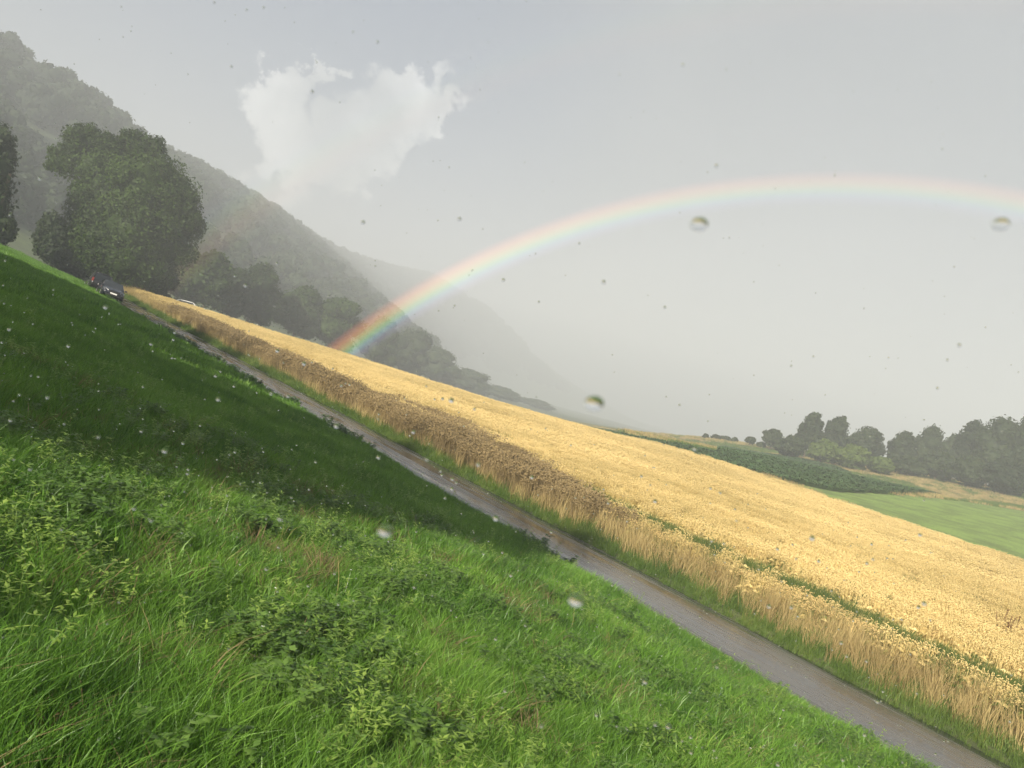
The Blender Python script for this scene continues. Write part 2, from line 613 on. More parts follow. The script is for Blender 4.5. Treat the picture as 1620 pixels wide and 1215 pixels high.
def region_color(x, y):
    s, t = st(x, y)
    c = np.empty(x.shape + (3,))
    c[:] = (0.075, 0.10, 0.03)
    hz, hd = hill_z(x, y)
    c[hz > 3] = (0.05, 0.07, 0.028)
    meadow = (t < T_L) & (s < 170) & (t > -90)
    c[meadow] = (0.045, 0.095, 0.018)
    c[(t >= T_L) & (t < T_R) & (s < 98)] = (0.07, 0.06, 0.05)
    c[(t >= T_R) & (t < 64) & (s < 130)] = (0.08, 0.10, 0.03)
    wx = [xy(a, b_) for a, b_ in WHEAT_ST]
    c[inpoly(x, y, wx)] = (0.17, 0.125, 0.06)
    right = (x > 18) & (y > 60) & (~inpoly(x, y, wx)) & (y < 260)
    c[right] = (0.16, 0.155, 0.052)
    c[inpoly(x, y, LIGHT)] = (0.16, 0.24, 0.042)
    c[inpoly(x, y, CROP)] = (0.035, 0.05, 0.022)
    return c


RC = region_color(GX.ravel(), GY.ravel())
ni, nj = S2.shape
ii = np.arange(ni * nj).reshape(ni, nj)
quads = np.stack([ii[:-1, :-1], ii[:-1, 1:], ii[1:, 1:], ii[1:, :-1]], -1).reshape(-1, 4)
quads = quads[:, ::-1]
rc4 = np.c_[RC, np.ones(len(RC))]
ground = mesh_np('ground', np.stack([GX, GY, GZ], -1).reshape(-1, 3), quads, M_ground, smooth=True, attrs={'region': ('FLOAT_COLOR', rc4)})
if ground.data.polygons[0].normal.z < 0:
    ground.data.flip_normals()
tag(ground, 'rolling green and golden farmland of the valley floor and hillside', kind='structure')

# ------------------------------------------------------------------ road
m, t, o = new_mat('wet_asphalt')
tcx = nd(t, 'ShaderNodeAttribute', attribute_name='along')
geo = nd(t, 'ShaderNodeNewGeometry')
nbig = nd(t, 'ShaderNodeTexNoise', i_Scale=1.0, i_Detail=6.0, i_Roughness=0.6)
mapn = nd(t, 'ShaderNodeMapping')
mapn.inputs['Scale'].default_value = (0.25, 3.0, 1.0)
t.links.new(tcx.outputs['Vector'], mapn.inputs['Vector'])
t.links.new(mapn.outputs[0], nbig.inputs['Vector'])
nfin = nd(t, 'ShaderNodeTexNoise', i_Scale=60.0, i_Detail=5.0, i_Roughness=0.8)
t.links.new(geo.outputs['Position'], nfin.inputs['Vector'])
base = ramp(t, [(0.3, (0.040, 0.037, 0.034)), (0.5, (0.090, 0.085, 0.080)), (0.72, (0.15, 0.142, 0.134))], nbig.outputs['Fac']).outputs['Color']
fine = ramp(t, [(0.3, (0.7, 0.7, 0.7)), (0.7, (1.3, 1.3, 1.3))], nfin.outputs['Fac']).outputs['Color']
bc = mixc(t, 1.0, base, fine, 'MULTIPLY')
b = nd(t, 'ShaderNodeBsdfPrincipled')
t.links.new(bc, b.inputs['Base Color'])
t.links.new(maprange(t, nbig.outputs['Fac'], 0.35, 0.62, 0.07, 0.33), b.inputs['Roughness'])
bp = nd(t, 'ShaderNodeBump', i_Strength=0.15, i_Distance=0.003)
t.links.new(nfin.outputs['Fac'], bp.inputs['Height'])
t.links.new(bp.outputs[0], b.inputs['Normal'])
t.links.new(b.outputs[0], o.inputs['Surface'])
M_road = m

cl = [(s, (T_L + T_R) / 2) for s in np.arange(-60, 97, 1.0)]
for a in np.linspace(0, math.pi / 2, 14):
    cl.append((97 + 13 * math.sin(a), 28.2 - 13 * math.cos(a)))
for q in np.linspace(0.02, 1, 40):
    cl.append((110 - 14 * q, 28.2 + 62 * q))
cl = np.array(cl)
tg = np.gradient(cl, axis=0)
tg /= np.linalg.norm(tg, axis=1)[:, None]
nrm = np.c_[-tg[:, 1], tg[:, 0]]          # (s,t) normal pointing to +t on the straight
acr = np.array([-1.4, -1.34, -0.9, -0.45, 0, 0.45, 0.9, 1.34, 1.4])
rv, ral = [], []
for k, (p, q) in enumerate(zip(cl, nrm)):
    for j, a in enumerate(acr):
        wob = 0.0
        if abs(a) > 1.38:
            wob = (vnoise(np.array([k * 1.0]), np.array([a * 10]), 2.0, 5)[0] - 0.5) * 0.16
        ps = p + q * (a + wob)
        x, y = xy(ps[0], ps[1])
        rv.append((x, y, 0.0)); ral.append((k * 1.0, a, 0.0))
rv = np.array(rv)
cx_, cy_ = xy(cl[:, 0], cl[:, 1])
zc = np.repeat(ground_z(cx_, cy_), len(acr))
rv[:, 2] = zc + 0.025 + np.tile(np.array([-0.05, 0.0, 0.012, 0.02, 0.025, 0.02, 0.012, 0.0, -0.05]), len(cl))
nr, nc = len(cl), len(acr)
ii = np.arange(nr * nc).reshape(nr, nc)
rq = np.stack([ii[:-1, :-1], ii[1:, :-1], ii[1:, 1:], ii[:-1, 1:]], -1).reshape(-1, 4)
road = mesh_np('road', rv, rq, M_road, smooth=True, attrs={'along': ('FLOAT_VECTOR', np.array(ral))})
if road.data.polygons[nc // 2].normal.z < 0:
    road.data.flip_normals()
tag(road, 'narrow wet grey farm lane between meadow and wheat', kind='structure')

# ------------------------------------------------------------------ plant prototypes


def blades(n, rad, h0, h1, w, bend, lean=(0.0, 0.0), seg=3, seed=0, flat=0.0):
    r = np.random.default_rng(seed)
    V, F3, F4, TN = [], [], [], []
    for _ in range(n):
        a = r.uniform(0, 2 * math.pi); q = rad * math.sqrt(r.random())
        bx, by = q * math.cos(a), q * math.sin(a)
        h = r.uniform(h0, h1); d = r.uniform(0, 2 * math.pi)
        bd = bend * r.uniform(0.3, 1.3) * h
        lx, ly = math.cos(d) * bd + lean[0] * h, math.sin(d) * bd + lean[1] * h
        ww = w * r.uniform(0.6, 1.3)
        fa = r.uniform(0, 2 * math.pi)
        sx, sy = math.cos(fa) * ww, math.sin(fa) * ww
        b0 = len(V); tn = r.random()
        for k in range(seg):
            u = k / seg
            z = h * (u - flat * u * u * 0.5)
            x, y = bx + lx * u * u, by + ly * u * u
            ws = 1 - 0.55 * u
            V.append((x - sx * ws, y - sy * ws, z)); V.append((x + sx * ws, y + sy * ws, z))
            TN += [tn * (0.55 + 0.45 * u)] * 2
        V.append((bx + lx, by + ly, h * (1 - flat * 0.5))); TN.append(tn)
        for k in range(seg - 1):
            i0 = b0 + 2 * k
            F4.append((i0, i0 + 1, i0 + 3, i0 + 2))
        i0 = b0 + 2 * (seg - 1)
        F3.append((i0, i0 + 1, b0 + 2 * seg))
    return V, F3, F4, TN


def proto(name, parts, mat):
    """parts: list of (V,F3,F4,TN,material index)"""
    V, F3, F4, TN = [], [], [], []
    mi3, mi4 = [], []
    for v, f3, f4, tn, mi in parts:
        o_ = len(V)
        V += list(v); TN += list(tn)
        F3 += [tuple(i + o_ for i in f) for f in f3]; mi3 += [mi] * len(f3)
        F4 += [tuple(i + o_ for i in f) for f in f4]; mi4 += [mi] * len(f4)
    fl = []
    if F3: fl.append(np.array(F3))
    if F4: fl.append(np.array(F4))
    ob = mesh_np(name, np.array(V), fl, mat, link=False, attrs={'tone': ('FLOAT', TN)})
    if isinstance(mat, (list, tuple)) and len(mat) > 1:
        mi = np.array((mi3 if F3 else []) + (mi4 if F4 else []), np.int32)
        if len(mi) == len(ob.data.polygons):
            ob.data.polygons.foreach_set('material_index', mi)
    return ob


def leaf(V, F3, F4, TN, base, d, L_, W_, up, tn):
    """a pointed leaf of 4 triangles, folded along the midrib"""
    d = np.array(d, float); d /= np.linalg.norm(d)
    sd = np.cross(d, up); sd /= (np.linalg.norm(sd) + 1e-9)
    nn = np.cross(sd, d)
    b = np.array(base, float); o_ = len(V)
    V += [tuple(b), tuple(b + d * L_ * 0.45 + sd * W_ - nn * W_ * 0.3), tuple(b + d * L_ * 0.45 - sd * W_ - nn * W_ * 0.3),
          tuple(b + d * L_ - nn * L_ * 0.12), tuple(b + d * L_ * 0.5)]
    TN += [tn * 0.8, tn, tn, tn, tn]
    F3 += [(o_, o_ + 1, o_ + 4), (o_, o_ + 4, o_ + 2), (o_ + 4, o_ + 1, o_ + 3), (o_ + 4, o_ + 3, o_ + 2)]


def herb(seed, h, nst, lw, ll, droop=0.3):
    r = np.random.default_rng(seed)
    V, F3, F4, TN = [], [], [], []
    for _ in range(nst):
        a = r.uniform(0, 6.283); hh = h * r.uniform(0.6, 1.1)
        tip = np.array([math.cos(a) * hh * 0.45, math.sin(a) * hh * 0.45, hh])
        o_ = len(V)
        V += [(-0.003, 0, 0), (0.003, 0, 0), tuple(tip)]; TN += [0.3] * 3
        F3.append((o_, o_ + 1, o_ + 2))
        for k in range(4):
            u = 0.55 + 0.15 * k
            p = tip * u
            for j in range(3 if k < 3 else 5):
                b_ = a + r.uniform(-2.8, 2.8)
                d = (math.cos(b_), math.sin(b_), r.uniform(-droop, 0.6))
                leaf(V, F3, F4, TN, p, d, ll * r.uniform(0.6, 1.2), lw * r.uniform(0.7, 1.2), (0, 0, 1), r.random())
    return V, F3, F4, TN


def wheat_clump(n, seed, half=0.27, h=0.78, head=0.085, hw=0.011, leaves=True):
    r = np.random.default_rng(seed)
    V, F3, F4, TN = [], [], [], []
    for _ in range(n):
        bx, by = r.uniform(-half, half), r.uniform(-half, half)
        hh = h * r.uniform(0.88, 1.06)
        d = r.normal(0.6, 0.9)
        ln = r.uniform(0.03, 0.10)
        ux, uy = math.cos(d), math.sin(d)
        fa = r.uniform(0, 3.14)
        sx, sy = math.cos(fa) * 0.0032, math.sin(fa) * 0.0032
        o_ = len(V); tn = r.random()
        tx, ty = bx + ux * ln, by + uy * ln
        V += [(bx - sx, by - sy, 0), (bx + sx, by + sy, 0), (tx + sx, ty + sy, hh), (tx - sx, ty - sy, hh)]
        TN += [tn * 0.5] * 4
        F4.append((o_, o_ + 1, o_ + 2, o_ + 3))
        # nodding ear
        cur = np.array([tx, ty, hh]); ang = r.uniform(0.5, 2.3)
        dirv = np.array([ux * math.sin(ang), uy * math.sin(ang), math.cos(ang)])
        sd = np.array([-uy, ux, 0.0]); up = np.cross(sd, dirv)
        hl = head * r.uniform(0.8, 1.25)
        mid = cur + dirv * hl * 0.45 + np.array([0, 0, 0.006]); end = cur + dirv * hl - np.array([0, 0, 0.015])
        o_ = len(V)
        V += [tuple(cur), tuple(mid + sd * hw), tuple(mid + up * hw), tuple(mid - sd * hw), tuple(mid - up * hw), tuple(end)]
        TN += [0.5 + 0.5 * tn] * 6
        for a_, b_ in ((1, 2), (2, 3), (3, 4), (4, 1)):
            F3.append((o_, o_ + a_, o_ + b_)); F3.append((o_ + 5, o_ + b_, o_ + a_))
        if leaves and r.random() < 0.7:
            z0 = hh * r.uniform(0.3, 0.8); b_ = r.uniform(0, 6.28); o_ = len(V)
            px_, py_ = bx + ux * ln * z0 / hh, by + uy * ln * z0 / hh
            lx, ly = math.cos(b_), math.sin(b_)
            V += [(px_ - ly * 0.005, py_ + lx * 0.005, z0), (px_ + ly * 0.005, py_ - lx * 0.005, z0), (px_ + lx * 0.1, py_ + ly * 0.1, z0 + 0.05), (px_ + lx * 0.19, py_ + ly * 0.19, z0 - 0.03)]
            TN += [tn * 0.7] * 4
            F3 += [(o_, o_ + 1, o_ + 2)]; F3 += [(o_ + 1, o_ + 3, o_ + 2)]
    return V, F3, F4, TN


# ---- view helpers to keep scatter to what the picture (and a step aside) shows
def in_view(x, y, z, margin=180):
    yy_ = np.maximum(y, 0.05)
    R = x / yy_ * F_PX; D = (EYE - z) / yy_ * F_PX
    px = 810 + R * c_ - D * s_
    py = 607.5 + R * s_ + D * c_
    return (y > 0.3) & (px > -margin) & (px < 1620 + margin) & (py > -margin) & (py < 1215 + margin)


def sample(s0, s1, t0, t1, dens, seed):
    r = np.random.default_rng(seed)
    n = int((s1 - s0) * (t1 - t0) * dens)
    s = r.uniform(s0, s1, n); t = r.uniform(t0, t1, n)
    x, y = xy(s, t)
    return x, y, s, t, r


# ------------------------------------------------------------------ meadow grass
GN_LEAN = (0.22, 0.05)
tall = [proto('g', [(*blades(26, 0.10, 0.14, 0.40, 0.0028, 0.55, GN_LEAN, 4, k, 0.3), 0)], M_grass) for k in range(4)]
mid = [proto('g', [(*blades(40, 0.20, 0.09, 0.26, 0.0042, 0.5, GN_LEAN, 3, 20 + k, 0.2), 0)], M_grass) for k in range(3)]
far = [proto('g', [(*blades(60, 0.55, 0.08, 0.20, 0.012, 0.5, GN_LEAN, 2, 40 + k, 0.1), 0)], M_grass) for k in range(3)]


def lay_meadow():
    P, Rr, S, I = [], [], [], []

    def add(x, y, sc, idx, r, sink=0.01):
        z = ground_z(x, y) + rough_z(x, y) - sink
        k = in_view(x, y, z + 0.1)
        x, y, z, sc, idx = x[k], y[k], z[k], sc[k], idx[k]
        P.append(np.stack([x, y, z], -1))
        Rr.append(np.stack([r.normal(0, 0.08, len(x)), r.normal(0, 0.08, len(x)), r.normal(0, 0.9, len(x))], -1))
        S.append(sc); I.append(idx)
    # near
    x, y, s, t, r = sample(-8, 14, -10, 13.92, 190, 1)
    d = np.hypot(x, y)
    k = (d < 10) & (r.random(len(x)) < np.clip(1.3 - d / 10, 0.3, 1))
    x, y, t, d = x[k], y[k], t[k], d[k]
    lush = 0.6 * vnoise(x, y, 0.9, 3) + 0.4 * vnoise(x, y, 0.35, 13)
    sc = (0.38 + 0.75 * lush) * r.uniform(0.75, 1.2, len(x)) * np.clip((T_L - t) / 1.2, 0.35, 1) * (0.7 + 0.3 * np.clip(1.6 - d / 6, 0, 1))
    add(x, y, sc, r.integers(0, 4, len(x)), r)
    # middle
    x, y, s, t, r = sample(-8, 45, -14, 13.9, 42, 2)
    d = np.hypot(x, y)
    k = (d >= 6) & (d < 34)
    x, y, t, d = x[k], y[k], t[k], d[k]
    sc = (0.6 + 0.6 * vnoise(x, y, 1.4, 3)) * r.uniform(0.8, 1.25, len(x)) * np.clip((T_L - t) / 1.2, 0.4, 1)
    add(x, y, sc, 4 + r.integers(0, 3, len(x)), r)
    # far
    x, y, s, t, r = sample(15, 165, -25, 13.4, 6.0, 3)
    d = np.hypot(x, y)
    k = (d >= 26)
    x, y, t, d = x[k], y[k], t[k], d[k]
    sc = (0.65 + 0.6 * vnoise(x, y, 2.2, 3)) * r.uniform(0.8, 1.3, len(x)) * np.clip((T_L - t) / 1.5, 0.5, 1)
    add(x, y, sc, 7 + r.integers(0, 3, len(x)), r)
    return [np.concatenate(q) for q in (P, Rr, S, I)]


P, Rr, S, I = lay_meadow()
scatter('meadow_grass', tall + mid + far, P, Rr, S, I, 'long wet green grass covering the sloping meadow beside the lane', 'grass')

# low broad leaved plants and dull dead tufts between the blades
M_clover = leafy('clover_leaf', (0.06, 0.13, 0.025), (0.17, 0.28, 0.06), 0.8, 0.35, 0.45)
M_dead = leafy('dead_grass', (0.10, 0.075, 0.035), (0.26, 0.20, 0.10), 0.8, 0.2, 0.7)
bl = [proto('c', [(*herb(230 + k, 0.20, 6, 0.014, 0.042, 0.4), 0)], M_clover) for k in range(3)]
dl = [proto('c', [(*blades(22, 0.10, 0.10, 0.28, 0.003, 1.1, GN_LEAN, 3, 240 + k, 0.5), 0)], M_dead) for k in range(2)]
x, y, s, t, r = sample(-8, 20, -10, 13.8, 34, 71)
d = np.hypot(x, y)
pn = 0.5 * vnoise(x, y, 0.8, 61) + 0.5 * vnoise(x, y, 0.3, 62)
k = (d > 1.4) & (d < 15) & (r.random(len(x)) < np.clip(8 / d, 0.2, 1)) & ((pn > 0.58) | (pn < 0.38))
x, y, pn = x[k], y[k], pn[k]
z = ground_z(x, y) + rough_z(x, y) - 0.01
k = in_view(x, y, z)
x, y, z, pn = x[k], y[k], z[k], pn[k]
scatter('meadow_undergrowth', bl + dl, np.stack([x, y, z], -1), np.stack([x * 0, x * 0, r.uniform(0, 6.28, len(x))], -1), r.uniform(0.6, 1.3, len(x)),
        np.where(pn > 0.5, r.integers(0, 3, len(x)), 3 + r.integers(0, 2, len(x))), 'low clover leaves and dead brown tufts between the meadow grass blades', 'undergrowth')

# pale feathery herbs drifting through the grass
hp = [proto('h', [(*herb(k, 0.30, 4, 0.008, 0.048), 0)], M_herb) for k in range(4)]
x, y, s, t, r = sample(-8, 32, -12, 13.6, 20, 11)
d = np.hypot(x, y)
cl_n = vnoise(x, y, 1.3, 8)
cl_n = 0.55 * cl_n + 0.45 * vnoise(x, y, 0.45, 18)
k = (d > 1.6) & (r.random(len(x)) < np.clip(6 / d, 0.12, 1) * np.clip((cl_n - 0.46) * 3.6, 0.03, 0.95))
x, y, d = x[k], y[k], d[k]
z = ground_z(x, y) + rough_z(x, y) - 0.01
k = in_view(x, y, z)
x, y, z = x[k], y[k], z[k]
scatter('meadow_herbs', hp, np.stack([x, y, z], -1), np.stack([x * 0, x * 0, r.uniform(0, 6.28, len(x))], -1), r.uniform(0.6, 1.15, len(x)), r.integers(0, 4, len(x)),
        'pale yellow green feathery herbs growing in drifts through the meadow grass', 'herbs')

# dry straws among the grass
V_, A_, B_, C_ = blades(2, 0.06, 0.3, 0.45, 0.002, 0.5, GN_LEAN, 4, 91, 0.4)
dryp = [proto('d', [(V_, A_, B_, C_, 0)], M_straw), proto('d', [(*blades(3, 0.1, 0.25, 0.4, 0.002, 0.9, GN_LEAN, 4, 92, 0.5), 0)], M_straw)]
x, y, s, t, r = sample(-6, 14, -8, 13, 0.7, 12)
z = ground_z(x, y)
k = in_view(x, y, z) & (np.hypot(x, y) > 2)
x, y, z = x[k], y[k], z[k]
scatter('dry_straws', dryp, np.stack([x, y, z], -1), np.stack([x * 0, x * 0, r.uniform(0, 6.28, len(x))], -1), r.uniform(0.7, 1.1, len(x)), r.integers(0, 2, len(x)),
        'single dry tan straws bent over the green meadow grass', 'straw')

# dark weeds along the lane's grassy edge
wp = [proto('w', [(*herb(60 + k, 0.40, 7, 0.045, 0.17, 0.5), 0)], M_dock) for k in range(3)]
rr = np.random.default_rng(5)
P, S = [], []
for s0 in list(np.arange(4, 96, 0.35)):
    dn = vnoise(np.array([s0]), np.array([0.0]), 3.0, 12)[0]
    cnt = (2 if dn > 0.66 else (1 if rr.random() < 0.08 else 0)) if s0 > 26 else (2 if 15.5 < s0 < 17.5 else 0)
    for _ in range(cnt):
        tt = T_L - abs(rr.normal(0.35, 0.35)) - 0.15
        x, y = xy(s0 + rr.normal(0, 0.2), tt)
        P.append((x, y, gz(x, y) - 0.02)); S.append(rr.uniform(0.4, 0.95))
P = np.array(P)
scatter('lane_edge_weeds', wp, P, np.stack([P[:, 0] * 0, P[:, 0] * 0, rr.uniform(0, 6.28, len(P))], -1), S, rr.integers(0, 3, len(P)),
        'dark broad leaved weeds leaning over the meadow edge of the lane', 'weeds')

# tiny flowers
for nm, mat, cnt, lab, sd in (('white_flowers', M_flower, 26, 'tiny white meadow flowers dotted in the long grass', 1), ('violet_flowers', M_violet, 7, 'few pale violet meadow flowers low in the grass near the lane', 2)):
    rr = np.random.default_rng(sd)
    V, F3 = [], []
    for _ in range(cnt):
        yy_ = rr.uniform(2.5, 11); xx_ = rr.uniform(-0.55, 0.55) * yy_ + (2 if sd == 2 else 0)
        s0, t0 = st(xx_, yy_)
        if t0 > 13: continue
        zz = gz(xx_, yy_) + rr.uniform(0.16, 0.26)
        for j in range(5):
            a = j * 1.2566 + rr.random(); q = 0.011
            o_ = len(V)
            V += [(xx_, yy_, zz), (xx_ + math.cos(a) * q, yy_ + math.sin(a) * q, zz + 0.004), (xx_ + math.cos(a + 0.9) * q, yy_ + math.sin(a + 0.9) * q, zz + 0.004)]
            F3.append((o_, o_ + 1, o_ + 2))
        o_ = len(V)
        V += [(xx_ - 0.0015, yy_, zz - 0.2), (xx_ + 0.0015, yy_, zz - 0.2), (xx_, yy_, zz)]
        F3.append((o_, o_ + 1, o_ + 2))
    fo = mesh_np(nm, V, np.array(F3), mat)
    tag(fo, lab, 'flowers', kind='stuff')

# ------------------------------------------------------------------ verge between lane and wheat
vg = [proto('v', [(*blades(30, 0.14, 0.14, 0.46, 0.0055, 0.55, (-0.05, -0.1), 3, 70 + k, 0.3), 0)], M_verge) for k in range(3)]
vt = [proto('v', [(*blades(22, 0.14, 0.45, 0.8, 0.005, 0.35, (0, 0), 3, 75 + k, 0.1), 0)], [M_straw]) for k in range(2)]
vb = [proto('v', [(*wheat_clump(26, 78 + k, 0.18, 0.66, 0.13, 0.012, False), 0)], M_brown) for k in range(2)]
x, y, s, t, r = sample(-10, 97, T_R - 0.14, 18.9, 60, 21)
u = t - T_R
u = u + (vnoise(s, s * 0, 1.6, 4) - 0.5) * 0.6
brown_z = np.clip((s - 19) / 6, 0, 1) * np.clip((80 - s) / 12, 0, 1)
q = r.random(len(x))
idx = np.where(q < 0.75, r.integers(0, 3, len(x)), 3 + r.integers(0, 2, len(x)))
tallz = u > 0.75

idx = np.where(tallz & (q > 0.55), np.where(r.random(len(x)) < brown_z * 1.0, 5 + r.integers(0, 2, len(x)), 3 + r.integers(0, 2, len(x))), idx)
low = u < 0.5
idx = np.where(low, r.integers(0, 3, len(x)), idx)
sc = r.uniform(0.65, 1.35, len(x)) * np.where(low, 0.7 + 0.3 * np.clip(u / 0.5, 0, 1), 1) * np.clip(0.75 + 0.25 * u, 0, 1.1)
sc *= np.where(s > 40, 1.15, 1)
z = ground_z(x, y) - 0.01
k = in_view(x, y, z)
x, y, z, sc, idx = x[k], y[k], z[k], sc[k], idx[k]
scatter('verge_grass', vg + vt + vb, np.stack([x, y, z], -1), np.stack([r.normal(0, 0.12, len(x)), r.normal(0, 0.12, len(x)), r.uniform(0, 6.28, len(x))], -1), sc, idx,
        'green and straw coloured verge grass between the lane and the wheat', 'grass')

# ------------------------------------------------------------------ wheat
wc = [proto('w', [(*wheat_clump(46, 100 + k), 0)], M_wheat) for k in range(4)]
wl = [proto('w', [(*wheat_clump(46, 110 + k, 0.27, 0.66), 0)], M_wheatg) for k in range(2)]
wf = [proto('w', [(*wheat_clump(60, 120 + k, 0.42, 0.78, 0.11, 0.02, False), 0)], M_wheat) for k in range(2)]
M_track = leafy('track_weed_leaf', (0.05, 0.085, 0.018), (0.12, 0.16, 0.035), 0.8, 0.2, 0.5)
gg = [proto('w', [(*blades(36, 0.24, 0.55, 0.82, 0.011, 0.3, (0, 0), 3, 130 + k, 0.1), 0)], M_track) for k in range(2)]
WP = [xy(a, b_) for a, b_ in WHEAT_ST]
x, y, s, t, r = sample(-12, 96, 18.0, 68, 8.0, 31)
k = inpoly(x, y, WP)
edge = t + (vnoise(s, s * 0, 1.3, 6) - 0.5) * 0.7 > 18.25
k &= edge
x, y, s, t = x[k], y[k], s[k], t[k]
d = np.hypot(x, y)
z = ground_z(x, y)
k = in_view(x, y, z + 0.8, 60)
k &= (d < 45) | (r.random(len(x)) < 0.45)
x, y, s, t, z, d = x[k], y[k], s[k], t[k], z[k], d[k]
bt = np.interp(s, [18.5, 20, 22.6, 27.5, 36, 41, 50, 70, 84, 86], [17.5, 18.5, 20.0, 21.6, 23.6, 22.0, 20.8, 19.8, 18.4, 17.5])
brown = (s > 17.8) & (t < bt + (vnoise(s, t, 2.5, 9) - 0.6) * 2.2 + r.normal(0, 0.45, len(s)))
brown &= (vnoise(s * 0.5, t, 1.1, 39) + 0.25 * r.random(len(s)) > 0.30)
streak = brown & (np.abs(t - (20.6 + (s - 30) * 0.03)) < 0.16 + 0.25 * (vnoise(s, t, 5, 19))) & (s > 28) & (vnoise(s, s * 0, 6, 29) > 0.35)
tram = np.abs(t - 20.4 - 0.2 * np.sin(s * 0.13)) < 0.7
tram_far = (np.abs(t - 30.2) < 0.35) | (np.abs(t - 32.0) < 0.35) | (np.abs(t - 42.5) < 0.4) | (np.abs(t - 44.3) < 0.4) | (np.abs(t - 54.5) < 0.4)
green_tram = tram & (s < 26)
green_far = (~brown) & (t < 27) & (s > 33) & (s < 62) & (np.abs(t - 24.3 + (s - 33) * 0.09) < 0.6) & (vnoise(s, t, 3, 15) > 0.35)
q = r.random(len(x))
idx = np.where(d < 45, r.integers(0, 4, len(x)), 6 + r.integers(0, 2, len(x)))
idx = np.where((q < 0.22) & (d < 45), 4 + r.integers(0, 2, len(x)), idx)
idx = np.where((t < 19.4) & (q < 0.8) & (d < 45), 4 + r.integers(0, 2, len(x)), idx)
sc = r.uniform(0.93, 1.07, len(x)) * (0.94 + 0.12 * vnoise(s * 0.25, t, 0.9, 7)) * (1 - 0.16 * tram_far)
wheat_k = ~(brown & ~streak) & ~green_tram & ~green_far
wheat_k &= ~((np.abs(t - 20.4 - 0.2 * np.sin(s * 0.13)) < 1.1) & (s < 27) & (r.random(len(x)) < 0.93))
rz = r.integers(0, 4, len(x)) * 1.5708
scatter('wheat_crop', wc + wl + wf, np.stack([x, y, z], -1)[wheat_k], np.stack([x * 0, x * 0, rz], -1)[wheat_k], sc[wheat_k], idx[wheat_k],
        'ripe golden wheat standing in the wide field across the lane', 'wheat')
bw = [proto('b', [(*wheat_clump(50, 140 + k, 0.30, 0.74, 0.15, 0.013, True), 0)], M_brown) for k in range(3)]
bk = brown & ~streak
scatter('brown_seed_grass', bw, np.stack([x, y, z], -1)[bk], np.stack([x * 0, x * 0, rz], -1)[bk], (sc * r.uniform(0.92, 1.12, len(sc)))[bk], r.integers(0, 3, int(bk.sum())),
        'brown purple seeding grass filling the wheat margin along the middle stretch of lane', 'grass')
gk = green_far
tx_, ty_, ts_, tt_, r2 = sample(-8, 27, 19.4, 21.4, 34, 37)
tk_ = (np.abs(tt_ - 20.4 - 0.2 * np.sin(ts_ * 0.13)) < 0.50 + 0.30 * vnoise(ts_, ts_ * 0, 1.7, 51)) & (vnoise(ts_, ts_ * 0, 3.5, 14) > 0.18)
tx_, ty_ = tx_[tk_], ty_[tk_]
tz_ = ground_z(tx_, ty_)
tpts = np.concatenate([np.stack([tx_, ty_, tz_], -1), np.stack([x, y, z], -1)[gk]])
tn_ = len(tpts)
scatter('green_tramline_weeds', gg, tpts, np.stack([np.zeros(tn_), np.zeros(tn_), r2.uniform(0, 6.28, tn_)], -1), r2.uniform(0.85, 1.05, tn_), r2.integers(0, 2, tn_),
        'dark green weeds growing along the tractor track through the wheat', 'weeds')

# reddish dock standing above the wheat
M_dockred = leafy('rusty_dock_seed', (0.12, 0.045, 0.025), (0.26, 0.10, 0.05), 1.0, 0.1, 0.8)


def dock(seed, hgt):
    r = np.random.default_rng(seed)
    V, F3, F4, TN = [], [], [], []
    for q in range(4):
        a = r.uniform(0, 6.28); lean = 0.0 if q == 0 else 0.22
        tip = np.array([math.cos(a) * lean * hgt, math.sin(a) * lean * hgt, hgt * (1 if q == 0 else r.uniform(0.75, 0.92))])
        o_ = len(V)
        for u in (0, 1):
            for k in range(4):
                b_ = k * 1.57
                V.append(tuple(tip * u + np.array([math.cos(b_), math.sin(b_), 0]) * (0.008 - 0.004 * u))); TN.append(0.3)
        for k in range(4):
            F4.append((o_ + k, o_ + (k + 1) % 4, o_ + 4 + (k + 1) % 4, o_ + 4 + k))
        for k in range(60):
            u = r.uniform(0.5, 1.0)
            b_ = r.uniform(0, 6.28)
            leaf(V, F3, F4, TN, tip * u, (math.cos(b_), math.sin(b_), r.uniform(-0.2, 0.9)), 0.05, 0.018, (0, 0, 1), r.random())
    return V, F3, F4, TN


for k, (px, py, yd, hh) in enumerate(((1580, 1018, 25.5, 1.25), (1601, 1022, 25.3, 1.15))):
    dd = px_dir(px, py); kk = yd / dd.y
    V, F3, F4, TN = dock(k, hh)
    ob = mesh_np('dock_plant', V, [np.array(F3), np.array(F4)], M_dockred, attrs={'tone': ('FLOAT', TN)})
    ob.location = (dd.x * kk, yd, gz(dd.x * kk, yd))
    tag(ob, ['rusty dock plant above the wheat at the right edge, taller left one of the pair', 'rusty dock plant above the wheat at the right edge, shorter right one of the pair'][k], 'plant', 'rusty docks in the wheat')

